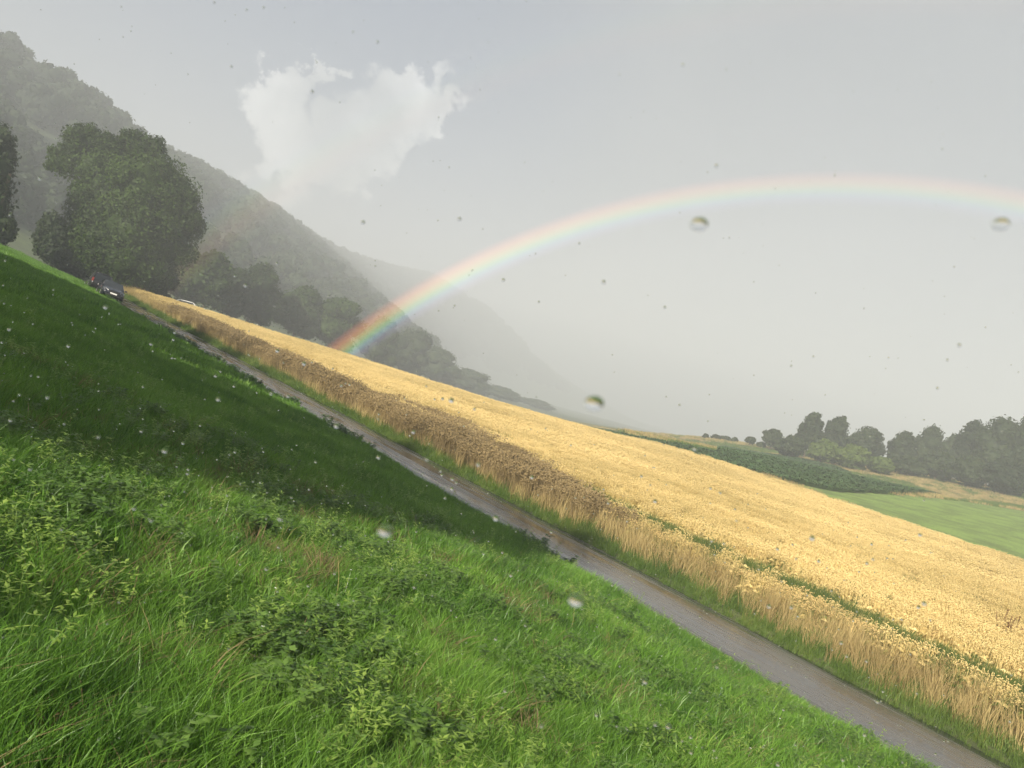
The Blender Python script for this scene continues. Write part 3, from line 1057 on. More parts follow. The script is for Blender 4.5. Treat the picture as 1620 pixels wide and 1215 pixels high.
# ------------------------------------------------------------------ dark crop field on the far slope
cp_ = [proto('c', [(*herb(200 + k, 0.34, 14, 0.08, 0.34, 0.3), 0)], M_crop) for k in range(3)]
rr = np.random.default_rng(41)
x = rr.uniform(0, 75, 60000); y = rr.uniform(80, 195, 60000)
rowdir = np.array([0.45, 0.89]); off = x * rowdir[1] - y * rowdir[0]
off2 = np.round(off / 0.9) * 0.9 + rr.normal(0, 0.12, len(x))
x = x + (off2 - off) * rowdir[1]; y = y - (off2 - off) * rowdir[0]
k = inpoly(x, y, CROP)
x, y = x[k], y[k]
z = ground_z(x, y)
scatter('field_crop', cp_, np.stack([x, y, z], -1), np.stack([x * 0, x * 0, rr.uniform(0, 6.28, len(x))], -1), rr.uniform(0.8, 1.25, len(x)), rr.integers(0, 3, len(x)),
        'dark green leafy crop in rows beyond the far edge of the wheat', 'crop')
# loose grass on the far slope
fg = [proto('f', [(*blades(50, 0.9, 0.15, 0.42, 0.03, 0.5, (0, 0), 2, 210 + k), 0)], M_verge) for k in range(2)]
fs = [proto('f', [(*blades(50, 0.9, 0.2, 0.6, 0.03, 0.4, (0, 0), 2, 212 + k), 0)], M_straw) for k in range(1)]
x = rr.uniform(15, 150, 26000); y = rr.uniform(70, 215, 26000)
wheatm = inpoly(x, y, WP); lightm = inpoly(x, y, LIGHT); cropm = inpoly(x, y, CROP)
k = ~wheatm & ~cropm & ((~lightm) | (rr.random(len(x)) < 0.0))
x, y = x[k], y[k]
z = ground_z(x, y)
k = in_view(x, y, z, 40)
x, y, z = x[k], y[k], z[k]
idx = np.where((vnoise(x, y, 9, 33) > 0.5) & (rr.random(len(x)) < 0.6), 2, rr.integers(0, 2, len(x)))
scatter('slope_grass', fg + fs, np.stack([x, y, z], -1), np.stack([x * 0, x * 0, rr.uniform(0, 6.28, len(x))], -1), rr.uniform(0.6, 1.1, len(x)), idx,
        'tan and green rough grass on the far slope below the trees', 'grass')

# ------------------------------------------------------------------ trees
_ico = {}


def ico(sub=2):
    if sub in _ico:
        return _ico[sub]
    import bmesh
    bm = bmesh.new()
    bmesh.ops.create_icosphere(bm, subdivisions=sub, radius=1.0)
    v = np.array([q.co[:] for q in bm.verts]); f = np.array([[q.index for q in g.verts] for g in bm.faces])
    bm.free()
    _ico[sub] = (v, f)
    return v, f


def tube(pts, rad, n=7):
    V, F = [], []
    for k, (p, r_) in enumerate(zip(pts, rad)):
        p = np.array(p, float)
        d = np.array(pts[min(k + 1, len(pts) - 1)], float) - np.array(pts[max(k - 1, 0)], float)
        d /= np.linalg.norm(d) + 1e-9
        a = np.cross(d, (0.3, 0.9, 0.1)); a /= np.linalg.norm(a)
        b_ = np.cross(d, a)
        for j in range(n):
            an = 6.28318 * j / n
            V.append(p + (a * math.cos(an) + b_ * math.sin(an)) * r_)
    for k in range(len(pts) - 1):
        for j in range(n):
            F.append((k * n + j, k * n + (j + 1) % n, (k + 1) * n + (j + 1) % n, (k + 1) * n + j))
    return V, F


def crown_mesh(lobes, nleaf, lsize, seed, mat, core=0.80, ragged=0.22):
    """lobes: list of (x,y,z,rx,ry,rz). leaf clumps as small quads spread through the outer volume, dark core inside"""
    r = np.random.default_rng(seed)
    lob = np.array(lobes, float)
    sat = []
    for g in lob:
        for _ in range(5):
            dv = r.normal(size=3) * (1, 1, 0.8) + (0, -0.25, 0.35)
            dv /= np.linalg.norm(dv)
            q_ = r.uniform(0.30, 0.46)
            sat.append([*(g[:3] + dv * g[3:6] * 0.82), *(g[3:6] * q_)])
    lob = np.vstack([lob, np.array(sat)])
    ltone = r.uniform(-0.22, 0.22, len(lob))
    area = (lob[:, 3] * lob[:, 5]) ** 1.0
    pr = area / area.sum()
    Vl, F4, F3, TN = [], [], [], []
    base = 0
    iv, jf = ico(2)
    for q in lob[:len(lobes)]:  # dark-toned opaque lobes, added inside the crown to block light
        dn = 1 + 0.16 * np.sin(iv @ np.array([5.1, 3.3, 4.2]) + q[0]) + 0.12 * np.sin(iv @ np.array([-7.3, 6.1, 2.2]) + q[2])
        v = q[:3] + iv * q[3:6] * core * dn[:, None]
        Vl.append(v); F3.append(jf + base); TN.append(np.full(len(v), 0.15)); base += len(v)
    which = r.choice(len(lob), nleaf, p=pr)
    d = r.normal(size=(nleaf, 3)); d /= np.linalg.norm(d, axis=1)[:, None]
    q = lob[which]
    fl_ = 1 + 0.13 * np.sin(d @ np.array([6.1, 4.3, 5.2]) + q[:, 0] * 2) + 0.13 * np.sin(d @ np.array([-9.3, 7.1, 3.2]) + q[:, 2] * 3)
    rad = (1 - np.abs(r.normal(0, ragged, nleaf)) + (r.random(nleaf) < 0.12) * r.uniform(0, 0.18, nleaf)) * fl_
    c = q[:, :3] + d * q[:, 3:6] * rad[:, None]
    # keep those not buried in another lobe
    keep = np.ones(nleaf, bool)
    for g in lob[:len(lobes)]:
        e = (c - g[:3]) / g[3:6]
        keep &= (np.linalg.norm(e, axis=1) > core * 0.82)
    c, d, rad, which = c[keep], d[keep], rad[keep], which[keep]
    n = len(c)
    nv = d + r.normal(0, 0.55, (n, 3)); nv /= np.linalg.norm(nv, axis=1)[:, None]
    a = np.cross(nv, r.normal(size=(n, 3))); a /= np.linalg.norm(a, axis=1)[:, None]
    b_ = np.cross(nv, a)
    sz = lsize * r.uniform(0.55, 1.35, n)
    k1, k2 = sz[:, None] * a, sz[:, None] * b_ * r.uniform(0.4, 0.8, n)[:, None]
    bend = nv * sz[:, None] * 0.25
    vs = np.stack([c - k1, c - k2 + bend, c + k1 * 1.0, c + k2 + bend], 1).reshape(-1, 3)
    f = np.arange(n * 4).reshape(n, 4) + base
    Vl.append(vs); F4.append(f)
    TN.append(np.repeat(np.clip(0.25 + 0.5 * r.random(n) + 0.3 * (rad - 0.9) + ltone[which], 0, 1), 4))
    return np.concatenate(Vl), [np.concatenate(F3), np.concatenate(F4)], np.concatenate(TN)


def make_lobes(seed, w, h, base_h, n=9, style='round', depth=None):
    r = np.random.default_rng(seed)
    depth = depth or w
    L_ = []
    ch = h - base_h
    L_.append((0, 0, base_h + ch * 0.48, w * 0.36, depth * 0.36, ch * 0.42))
    for k in range(n):
        a = 6.283 * k / n * 2.4 + r.uniform(-0.4, 0.4)
        u = (k + 0.5) / n
        z = base_h + ch * (0.16 + 0.70 * u) + r.uniform(-0.05, 0.05) * ch
        env = math.sqrt(max(0.0, 1 - (2 * (u - 0.42)) ** 2 * 0.75)) if style == 'round' else (1.05 - 0.45 * u)
        q = 0.29 * env * r.uniform(0.75, 1.15)
        rr_ = 0.20 * r.uniform(0.75, 1.25)
        L_.append((math.cos(a) * q * w, math.sin(a) * q * depth, z, rr_ * w, rr_ * depth, ch * rr_ * 0.85))
    L_.append((r.uniform(-0.05, 0.05) * w, 0, h - ch * 0.17, w * 0.19, depth * 0.19, ch * 0.17))
    return L_


def build_tree(name, mat, lobes, h, base_h, nleaf, lsize, seed, trunk_r=0.3, core=0.8, trunks=1):
    root = empty(name, (0, 0, 0))
    v, f, tn = crown_mesh(lobes, nleaf, lsize, seed, mat, core)
    mesh_np('crown', v, f, mat, root, attrs={'tone': ('FLOAT', tn)})
    r = np.random.default_rng(seed)
    V, F = [], []
    for q in range(trunks):
        ox = (q - (trunks - 1) / 2) * trunk_r * 3
        pts = [(ox, 0, -0.6), (ox, 0, 0.2), (ox * 1.2 + r.uniform(-.2, .2), r.uniform(-.2, .2), base_h + 0.5), (ox * 1.5 + r.uniform(-.4, .4), r.uniform(-.3, .3), h * 0.6)]
        tv, tf = tube(pts, [trunk_r * 1.35, trunk_r * 1.05, trunk_r * 0.8, trunk_r * 0.35])
        o_ = len(V); V += tv; F += [tuple(i + o_ for i in g) for g in tf]
        for g in range(5):
            lb = lobes[int(r.integers(1, len(lobes)))]
            st_ = np.array(pts[2]) + (np.array(pts[3]) - np.array(pts[2])) * r.uniform(0, 0.7)
            mid_ = (st_ + np.array(lb[:3])) / 2 + np.array([0, 0, -0.1])
            tv, tf = tube([st_, mid_, np.array(lb[:3])], [trunk_r * 0.4, trunk_r * 0.25, trunk_r * 0.08], 5)
            o_ = len(V); V += tv; F += [tuple(i + o_ for i in g2) for g2 in tf]
    mesh_np('trunk', V, np.array(F), M_bark, root, smooth=True)
    return root


def place(root, px, py, yd, rz=0.0, sc=None, label='', cat='tree', group=None, first=False, dz=0.0):
    """stand a tree on the ground along the bearing of the photo pixel, yd metres ahead"""
    o = root if first else copy_tree(root)
    d = px_dir(px, py); k = yd / d.y
    o.location = (d.x * k, yd, gz(d.x * k, yd) - 0.15 + dz)
    o.rotation_euler = (0, 0, rz)
    if sc is not None:
        o.scale = sc if isinstance(sc, tuple) else (sc, sc, sc)
    tag(o, label, cat, group)
    return o


def tree_h(px, py, x0, yd):
    """height needed so that the crown top reaches the pixel at distance yd"""
    d = px_dir(px, py)
    return EYE + d.z / d.y * yd


def bearing_foot(px_top, py_top, yd):
    """world x under a crown top seen at a pixel"""
    d = px_dir(px_top, py_top)
    return d.x / d.y * yd


def tree_at(kind, top, yd, wpx, label, seed, group, mat=None, name='deciduous_tree', style='round', nleaf=5000, base_frac=0.18, lsz=None, cat='tree', rootless=False, nl=9, trunk=0.25, core=0.8, z_off=0.0):
    x = bearing_foot(top[0], top[1], yd)
    gzv = gz(x, yd)
    h = max(1.2, tree_h(top[0], top[1], 0, yd) - gzv + z_off)
    w = wpx / F_PX * yd
    lobes = make_lobes(seed, w, h, h * base_frac, nl, style)
    root = build_tree(name, mat or M_tree, lobes, h, h * base_frac, nleaf, lsz or max(0.18, 0.0016 * yd), seed, trunk, core)
    root.location = (x, yd, gzv)
    tag(root, label, cat, group)
    return root


# the great willow behind the cars: two leaning crowns
G1 = 'willows and poplars beyond the cars and wheat'
YW = 104.0


def px_pt(px, py, yd):
    d = px_dir(px, py); k = yd / d.y
    return np.array([d.x * k, yd, EYE + d.z * k])


def lobes_from_px(root_xyz, spec):
    """spec: (px, py, radius px, relative depth offset m, vertical stretch)"""
    out_ = []
    for px, py, rp, dy, vs in spec:
        p = px_pt(px, py, root_xyz[1] + dy) - root_xyz
        rr_ = rp / F_PX * root_xyz[1]
        out_.append((p[0], p[1], p[2], rr_, rr_ * 1.1, rr_ * vs))
    return out_


def big_tree(name, foot, yd, spec, label, seed, mat, nleaf, lsz, trunk_r, trunks=1, core=0.8, group=G1):
    x = bearing_foot(foot[0], foot[1], yd)
    rz_ = np.array([x, yd, gz(x, yd)])
    lobes = lobes_from_px(rz_, spec)
    h = max(q[2] + q[5] for q in lobes)
    root = build_tree(name, mat, lobes, h, 1.2, nleaf, lsz, seed, trunk_r, core, trunks)
    root.location = rz_
    tag(root, label, 'tree', group)
    return root


big_tree('willow_tree', (205, 455), YW, [
    (128, 226, 30, 0, 1.0), (160, 232, 26, 1, 1.0), (104, 255, 26, 1, 1.0), (150, 268, 42, 0, 1.0), (186, 268, 40, 1, 1.0), (222, 246, 34, 2, 1.0),
    (250, 278, 40, 1, 1.0), (275, 312, 40, 0, 1.1), (283, 352, 36, 1, 1.1), (226, 300, 52, -2, 1.1), (170, 318, 50, -1, 1.1), (140, 330, 34, 0, 1.2),
    (128, 362, 26, -1, 1.2), (160, 376, 44, -3, 1.1), (215, 365, 56, -3, 1.1), (262, 385, 44, -1, 1.1), (195, 412, 46, -3, 0.9), (235, 425, 42, -1, 0.8), (150, 405, 34, -3, 0.9),
    (92, 250, 16, 1, 0.9), (80, 262, 10, 1, 0.8), (246, 232, 16, 1, 1), (140, 212, 16, 0, 1), (205, 222, 18, 1, 1), (180, 235, 22, 0, 1), (298, 318, 20, 0, 1.1), (300, 350, 18, 0, 1.1)],
    'tallest tree, a broad leaning willow with twin crowns behind the dark cars', 301, M_willow, 75000, 0.17, 0.7, 2, 0.70)
big_tree('shrub_tree', (85, 400), 112, [(82, 352, 16, 0, 1.1), (76, 375, 20, 0, 1.1), (98, 378, 22, 0, 1), (88, 400, 26, 0, 0.8), (120, 405, 26, 1, 0.8), (70, 392, 14, 0, 0.9)],
         'low dark bushy tree at the left foot of the tallest willow', 302, M_tree, 9000, 0.22, 0.2)
big_tree('deciduous_tree', (-20, 400), 92, [(-20, 235, 38, 0, 1.2), (5, 225, 20, 0, 1.2), (-30, 280, 44, 0, 1.2), (-5, 270, 28, 0, 1.2), (-20, 330, 38, 0, 1.2), (-10, 365, 28, 0, 1), (-55, 250, 50, 0, 1.3),
         (-60, 330, 60, 0, 1.2), (12, 248, 12, 0, 1), (3, 300, 12, 0, 1.1), (10, 355, 16, 0, 1.0), (14, 372, 10, 0, 1)],
         'dark tree half cut off by the left edge of the photo', 303, M_tree, 16000, 0.22, 0.45)
UNDER = [((118, 388), 109, 62, 'dark underwood tree at the foot of the tallest willow, left'), ((160, 405), 110, 62, 'dark underwood tree under the middle of the tallest willow'),
         ((262, 402), 112, 60, 'dark underwood tree at the right foot of the tallest willow'), ((212, 418), 108, 60, 'low dark growth directly behind the cars')]
for k, (top, yd, wp_, lab) in enumerate(UNDER):
    x = bearing_foot(top[0], top[1], yd)
    h_ = tree_h(top[0], top[1], 0, yd) - gz(x, yd)
    lb_ = make_lobes(450 + k, wp_ / F_PX * yd, h_, 0.05, 9)
    rt_ = build_tree('shrub_tree', M_tree, lb_, h_, 0.1, 5000, 0.2, 450 + k, 0.12, 0.85)
    rt_.location = (x, yd, gz(x, yd) - 0.3)
    tag(rt_, lab, 'tree', G1)
# hazier row along the valley road
ROW = [((300, 392), 160, 90, 'dim rounded tree just right of the tallest willow', 'w'),
       ((345, 398), 158, 88, 'second dim tree right of the tallest willow, crown joined to its neighbour', 'w'),
       ((378, 428), 170, 58, 'short dim tree in the dip between two rounded hazy trees', 't'),
       ((416, 418), 180, 84, 'narrow upright hazy tree left of the gap before the rainbow foot', 'w'),
       ((486, 452), 195, 92, 'wide hazy tree left half of the pair at the rainbow foot', 'w'),
       ((540, 470), 200, 96, 'wide hazy tree right half of the pair, crossed by the rainbow foot', 'w'),
       ((610, 508), 250, 78, 'faded tree directly right of the rainbow foot', 't'),
       ((655, 522), 285, 84, 'faded tree second to the right of the rainbow foot', 't'),
       ((700, 550), 325, 84, 'faded tree third to the right of the rainbow foot', 't'),
       ((745, 585), 370, 84, 'very pale tree where the hazy row drops towards the wheat edge', 't'),
       ((795, 612), 430, 80, 'almost vanished low tree behind the middle of the wheat edge', 't'),
       ((850, 632), 480, 74, 'last and palest low tree of the row behind the wheat', 't')]
for k, (top, yd, wp_, lab, kd) in enumerate(ROW):
    tree_at('t', top, yd, wp_, lab, 320 + k, G1, M_willow if kd == 'w' else M_tree, 'willow_tree' if kd == 'w' else 'deciduous_tree', 'round', 9000, 0.04, 0.32, nl=13, core=0.84)

# trees on the far slope, right
G2 = 'trees along the far slope on the right'
FAR = [((1226, 679), 196, 36, 'domed small tree standing alone left of the far slope grove', 0.16, 3500, M_tree),
       ((1189, 692), 200, 19, 'smallest round tree on the far skyline beside the domed tree', 0.3, 1800, M_tree),
       ((1206, 700), 199, 16, 'low bush between the small round tree and the domed tree', 0.05, 1200, M_tree),
       ((1256, 690), 178, 52, 'dark spreading tree at the left end of the grove, branches low to the crop', 0.08, 5000, M_tree),
       ((1290, 656), 186, 46, 'tall narrow tree with mushroom shaped top in the grove', 0.1, 5500, M_tree),
       ((1330, 658), 188, 48, 'tall pointed tree right of the mushroom topped one', 0.1, 5500, M_tree),
       ((1378, 676), 190, 64, 'broad round tree ending the left grove before the sky gap', 0.08, 7000, M_tree),
       ((1308, 696), 174, 52, 'mid height pale tree in front of the tall narrow pair', 0.04, 5000, M_bush),
       ((1352, 704), 168, 60, 'rounded green bushy tree standing forward on the tan slope', 0.02, 6500, M_bush),
       ((1396, 724), 166, 46, 'low yellowish bush at the right of the forward bushes', 0.02, 4500, M_bush),
       ((1435, 684), 184, 54, 'layered dark tree immediately right of the sky gap', 0.05, 5500, M_tree),
       ((1476, 677), 190, 56, 'square topped tree second from the sky gap', 0.05, 6000, M_tree),
       ((1512, 688), 195, 46, 'hazier lower crown between two taller right hand trees', 0.05, 5000, M_tree),
       ((1545, 668), 180, 62, 'big dark tree left of the tallest right edge wood', 0.03, 8000, M_tree),
       ((1590, 658), 172, 76, 'full dark tree near the right edge of the photo', 0.02, 9500, M_tree),
       ((1645, 655), 168, 90, 'broad tree cut by the right edge of the photo', 0.02, 8000, M_tree),
       ((1440, 724), 172, 56, 'shadowy low tree filling the grove under the sky gap', 0.02, 5000, M_tree),
       ((1490, 716), 172, 66, 'low dark tree in front of the square topped one', 0.02, 6500, M_tree),
       ((1540, 722), 164, 76, 'spreading dark underwood tree along the grove foot', 0.02, 7500, M_tree),
       ((1600, 726), 158, 84, 'low heavy tree over the tan slope at the right edge', 0.02, 8000, M_tree)]
for k, (top, yd, wp_, lab, bf, nlf, mt) in enumerate(FAR):
    tree_at('t', top, yd, wp_, lab, 360 + k, G2, mt, 'deciduous_tree', 'round', nlf, bf, 0.30, nl=11, core=0.82, trunk=0.22)
G3 = 'small bushes on the far skyline'
for k, (top, yd, wp_, lab) in enumerate([((1116, 692), 205, 11, 'tiny bush leftmost on the far skyline above the dark crop'),
                                         ((1133, 694), 207, 17, 'second tiny bush from the left on the far skyline'),
                                         ((1149, 694), 206, 18, 'third skyline bush, widest of the short row'),
                                         ((1162, 697), 206, 11, 'rightmost of the tiny skyline bushes before the open gap')]):
    tree_at('b', top, yd, wp_, lab, 400 + k, G3, M_tree, 'bush', 'round', 900, 0.02, 0.26, 'bush', nl=5, trunk=0.1)

# the wood up the bank on the left, outside the frame, that shades the meadow
G4 = 'trees up the bank left of the meadow'
shade = build_tree('deciduous_tree', M_tree, make_lobes(501, 11, 14.5, 1.5, 12), 14.5, 1.5, 5500, 0.42, 501, 0.35, 0.86)
SPOTS = [(-8.0, -20, 0.46), (-3.0, -25, 0.98), (1.8, -25, 0.96), (6.5, -24, 0.92), (14.5, -25, 0.92), (22.5, -24.5, 0.95), (30.5, -25, 0.98), (38, -24, 1.0), (45, -25, 0.98)]
for k, (s0, t0, sc_) in enumerate(SPOTS):
    o_ = shade if k == 0 else copy_tree(shade)
    x, y = xy(s0, t0)
    o_.location = (x, y, gz(x, y) - 0.1)
    o_.rotation_euler = (0, 0, k * 1.9)
    o_.scale = (sc_, sc_, sc_) if k else (0.30, 0.30, sc_)  # first tree is added, squeezed thin to shade the meadow at near left
    tag(o_, 'leafy tree of the row up the bank left of the meadow', 'tree', G4)

# wooded hillside
fr = [None] * 3
for k in range(3):
    lb = make_lobes(600 + k, 9, 10, 0.5, 6)
    v, f, tn = crown_mesh(lb, 700, 0.55, 600 + k, M_forest, 0.86)
    fr[k] = mesh_np('forest', v, f, M_forest, link=False, attrs={'tone': ('FLOAT', tn)})
rr = np.random.default_rng(61)
x = rr.uniform(-560, 140, 90000); y = rr.uniform(120, 1500, 90000)
hz, hd = hill_z(x, y)
spur = np.zeros(x.shape)
for a in SPUR:
    spur = np.maximum(spur, (a[2] - 4) * np.exp(-(((x - a[0] + 12) / 38) ** 2 + ((y - a[1]) / 45) ** 2)))
k = ((hz > 9) | (spur > 6)) & (rr.random(len(x)) < 0.36) & (hd < 210) & (np.hypot(x, y) > 165)
k &= ~((y > 520) & (hz < 26))
clear = vnoise(x, y, 60, 77)
k &= ~((clear > 0.72) & (hz < 40))
x, y = x[k], y[k]
z = ground_z(x, y)
k = in_view(x, y, z, 120)
x, y, z = x[k], y[k], z[k]
print('forest', len(x))
scatter('hillside_forest', fr, np.stack([x, y, z - 1.0], -1), np.stack([x * 0, x * 0, rr.uniform(0, 6.28, len(x))], -1), rr.uniform(0.6, 1.45, len(x)), rr.integers(0, 3, len(x)),
        'dense broadleaf forest covering the steep hazy hillside', 'forest')

# ------------------------------------------------------------------ cars
M_navy = simple('dark_blue_paint', (0.010, 0.012, 0.020), 0.22, 0.0, coat=0.6)
M_black = simple('black_paint', (0.012, 0.012, 0.014), 0.25, 0.0, coat=0.5)
M_white = simple('white_paint', (0.78, 0.78, 0.76), 0.3, 0.0, coat=0.4)
M_glass = simple('dark_window_glass', (0.02, 0.024, 0.028), 0.06)
M_tyre = simple('tyre_rubber', (0.018, 0.018, 0.018), 0.8)
M_rim = simple('alloy_rim', (0.45, 0.45, 0.46), 0.35, 0.8)
M_lamp = simple('headlight_lens', (0.72, 0.74, 0.76), 0.12, 0.3)
M_tail = simple('red_tail_lens', (0.24, 0.045, 0.035), 0.2)
M_plate = simple('white_number_plate', (0.75, 0.75, 0.72), 0.5)
M_trim = simple('black_plastic_trim', (0.02, 0.02, 0.02), 0.6)


def loft(sections, mat, name, parent, close_ends=True, smooth=True):
    """sections: list of (n,3) rings with equal n"""
    n = len(sections[0])
    V = np.concatenate([np.asarray(q, float) for q in sections])
    F = []
    for k in range(len(sections) - 1):
        for j in range(n):
            F.append((k * n + j, k * n + (j + 1) % n, (k + 1) * n + (j + 1) % n, (k + 1) * n + j))
    F3 = []
    if close_ends:
        for k, fl in ((0, True), (len(sections) - 1, False)):
            c0 = len(V)
            V = np.vstack([V, V[k * n:(k + 1) * n].mean(0)])
            for j in range(n):
                a, b_ = k * n + j, k * n + (j + 1) % n
                F3.append((c0, b_, a) if fl else (c0, a, b_))
    fl_ = [np.array(F)]
    if F3: fl_.append(np.array(F3))
    o = mesh_np(name, V, fl_, mat, parent, smooth)
    return o


def box(name, x0, x1, y0, y1, z0, z1, mat, parent, bev=0.02):
    import bmesh
    bm = bmesh.new()
    bmesh.ops.create_cube(bm, size=1.0)
    for v in bm.verts:
        v.co = Vector(((x0 + x1) / 2 + v.co.x * (x1 - x0), (y0 + y1) / 2 + v.co.y * (y1 - y0), (z0 + z1) / 2 + v.co.z * (z1 - z0)))
    if bev:
        bmesh.ops.bevel(bm, geom=bm.edges[:], offset=bev, segments=2, affect='EDGES')
    me = bpy.data.meshes.new(name)
    bm.to_mesh(me); bm.free()
    me.materials.append(mat)
    o = bpy.data.objects.new(name, me)
    COL.objects.link(o); o.parent = parent
    return o


def disc_ring(name, cx, cy, cz, r0, r1, w, mat, parent, n=24):
    """wheel part: annular cylinder around the X axis, local to the parent"""
    V, F = [], []
    prof = [(r0, -w / 2), (r1 * 0.94, -w / 2), (r1, -w * 0.35), (r1, w * 0.35), (r1 * 0.94, w / 2), (r0, w / 2)]
    for j in range(n):
        a = 6.28318 * j / n
        for rr_, xx_ in prof:
            V.append((cx + xx_, cy + math.cos(a) * rr_, cz + math.sin(a) * rr_))
    m_ = len(prof)
    for j in range(n):
        for k in range(m_):
            F.append((j * m_ + k, j * m_ + (k + 1) % m_, ((j + 1) % n) * m_ + (k + 1) % m_, ((j + 1) % n) * m_ + k))
    return mesh_np(name, V, np.array(F), mat, parent, True)


def car(name, paint, label, loc, rz, Lh=2.15, W=0.89, H=1.46, style='hatch', cat='car'):
    """front faces local -Y"""
    root = empty(name, loc, rz)
    # body shell: (y, half width, bottom, shoulder height)
    st_ = [(-Lh, 0.62, 0.34, 0.58), (-Lh + 0.06, 0.74, 0.26, 0.68), (-Lh + 0.25, 0.84, 0.21, 0.76), (-Lh + 0.7, W, 0.2, 0.86), (-Lh + 1.1, W, 0.2, 0.93), (0.0, W, 0.2, 0.96),
           (Lh - 0.9, W, 0.2, 0.99), (Lh - 0.35, W * 0.98, 0.22, 1.0), (Lh - 0.08, 0.80, 0.27, 0.95), (Lh, 0.70, 0.36, 0.85)]
    secs = []
    for y, w, zb, zt in st_:
        zm = (zb + zt) / 2
        ring = [(-w * 0.90, zb), (-w * 0.985, zb + 0.10), (-w, zm), (-w * 0.975, zt - 0.12), (-w * 0.90, zt - 0.03), (-w * 0.6, zt + 0.015), (0, zt + 0.035),
                (w * 0.6, zt + 0.015), (w * 0.90, zt - 0.03), (w * 0.975, zt - 0.12), (w, zm), (w * 0.985, zb + 0.10), (w * 0.90, zb)]
        secs.append([(x, y, z) for x, z in ring])
    loft(secs, paint, 'body', root)
    # cabin glass and roof
    yw0, yw1 = -Lh + 1.12, -Lh + 1.95          # windscreen base / top
    yr1, yr0 = (Lh - 0.75, Lh - 0.22) if style == 'hatch' else (Lh - 0.45, Lh - 0.12)
    zb_ = 0.93
    zt_ = H - 0.05
    bw_, tw_ = W * 0.90, W * 0.70
    A = [(-bw_, yw0, zb_), (bw_, yw0, zb_), (bw_, yr0, zb_), (-bw_, yr0, zb_), (-tw_, yw1, zt_), (tw_, yw1, zt_), (tw_, yr1, zt_), (-tw_, yr1, zt_)]
    mid_ = [(a[0] * 0.0, 0, 0) for a in A]
    mesh_np('windscreen', [A[0], A[1], A[5], A[4], (0, yw0 - 0.10, zb_ + 0.01), (0, yw1 - 0.05, zt_ + 0.01)], np.array([(0, 4, 5, 3), (4, 1, 2, 5)]), M_glass, root)
    mesh_np('rear_window', [A[2], A[3], A[7], A[6]], np.array([(0, 1, 2, 3)]), M_glass, root)
    for s in (-1, 1):
        q = [(s * bw_, yw0, zb_), (s * bw_, yr0, zb_), (s * tw_, yr1, zt_), (s * tw_, yw1, zt_)]
        mesh_np('side_window', q, np.array([(0, 1, 2, 3)]), M_glass, root)
        for ya, yb, wdt in ((yw0, yw1, 0.05), (yr0, yr1, 0.07)):
            tv, tf = tube([(s * bw_, ya, zb_ - 0.02), (s * tw_, yb, zt_)], [wdt, wdt * 0.8], 6)
            mesh_np('pillar', tv, np.array(tf), paint, root, True)
        tv, tf = tube([(s * (bw_ + 0.006), 0.05, zb_ - 0.02), (s * (tw_ + 0.006), 0.08, zt_)], [0.035, 0.03], 6)
        mesh_np('pillar', tv, np.array(tf), M_trim, root, True)
    secs = []
    for y, w, z in ((yw1 - 0.02, tw_ * 0.97, zt_ - 0.02), (yw1 + 0.15, tw_ * 1.02, zt_ + 0.02), ((yw1 + yr1) / 2, tw_ * 1.04, zt_ + 0.045), (yr1 - 0.15, tw_ * 1.02, zt_ + 0.03), (yr1 + 0.04, tw_ * 0.95, zt_ - 0.01)):
        secs.append([(-w, y, z - 0.05), (-w * 0.98, y, z - 0.01), (-w * 0.6, y, z + 0.03), (0, y, z + 0.045), (w * 0.6, y, z + 0.03), (w * 0.98, y, z - 0.01), (w, y, z - 0.05), (0, y, z - 0.05)])
    loft(secs, paint, 'roof', root)
    # lights, grille, plates, mirrors, bumpers
    for s in (-1, 1):
        y0 = -Lh + 0.0
        q = [(s * 0.44, y0 + 0.035, 0.60), (s * 0.80, y0 + 0.20, 0.64), (s * 0.82, y0 + 0.30, 0.76), (s * 0.70, y0 + 0.12, 0.755), (s * 0.46, y0 + 0.03, 0.69)]
        q2 = [(a, b_ - 0.05, c) for a, b_, c in q]
        V = q2 + [(a, b_ + 0.12, c) for a, b_, c in q]
        F4 = [(k, (k + 1) % 5, 5 + (k + 1) % 5, 5 + k) for k in range(5)]
        mesh_np('headlight', V, [np.array(F4), np.array([(0, 1, 2), (0, 2, 3), (0, 3, 4)])], M_lamp, root)
        box('taillight', *(sorted((s * 0.66, s * 0.83))), Lh - 0.16, Lh + 0.01, 0.72, 0.98 if style == 'hatch' else 1.06, M_tail, root, 0.03)
        mr = box('mirror', *(sorted((s * (W + 0.0), s * (W + 0.19)))), yw0 + 0.18, yw0 + 0.30, 0.93, 1.06, paint, root, 0.03)
        box('mirror_arm', *(sorted((s * (W - 0.14), s * (W + 0.03)))), yw0 + 0.21, yw0 + 0.26, 0.94, 0.97, M_trim, root, 0.005)
    box('grille', -0.40, 0.40, -Lh - 0.03, -Lh + 0.10, 0.54, 0.67, M_trim, root, 0.02)
    box('lower_intake', -0.62, 0.62, -Lh - 0.015, -Lh + 0.2, 0.27, 0.40, M_trim, root, 0.02)
    box('number_plate', -0.26, 0.26, -Lh - 0.045, -Lh - 0.02, 0.41, 0.52, M_plate, root, 0.0)
    box('number_plate', -0.26, 0.26, Lh + 0.0, Lh + 0.02, 0.58, 0.69, M_plate, root, 0.0)
    box('rear_bumper', -0.74, 0.74, Lh - 0.12, Lh + 0.04, 0.34, 0.52, paint, root, 0.04)
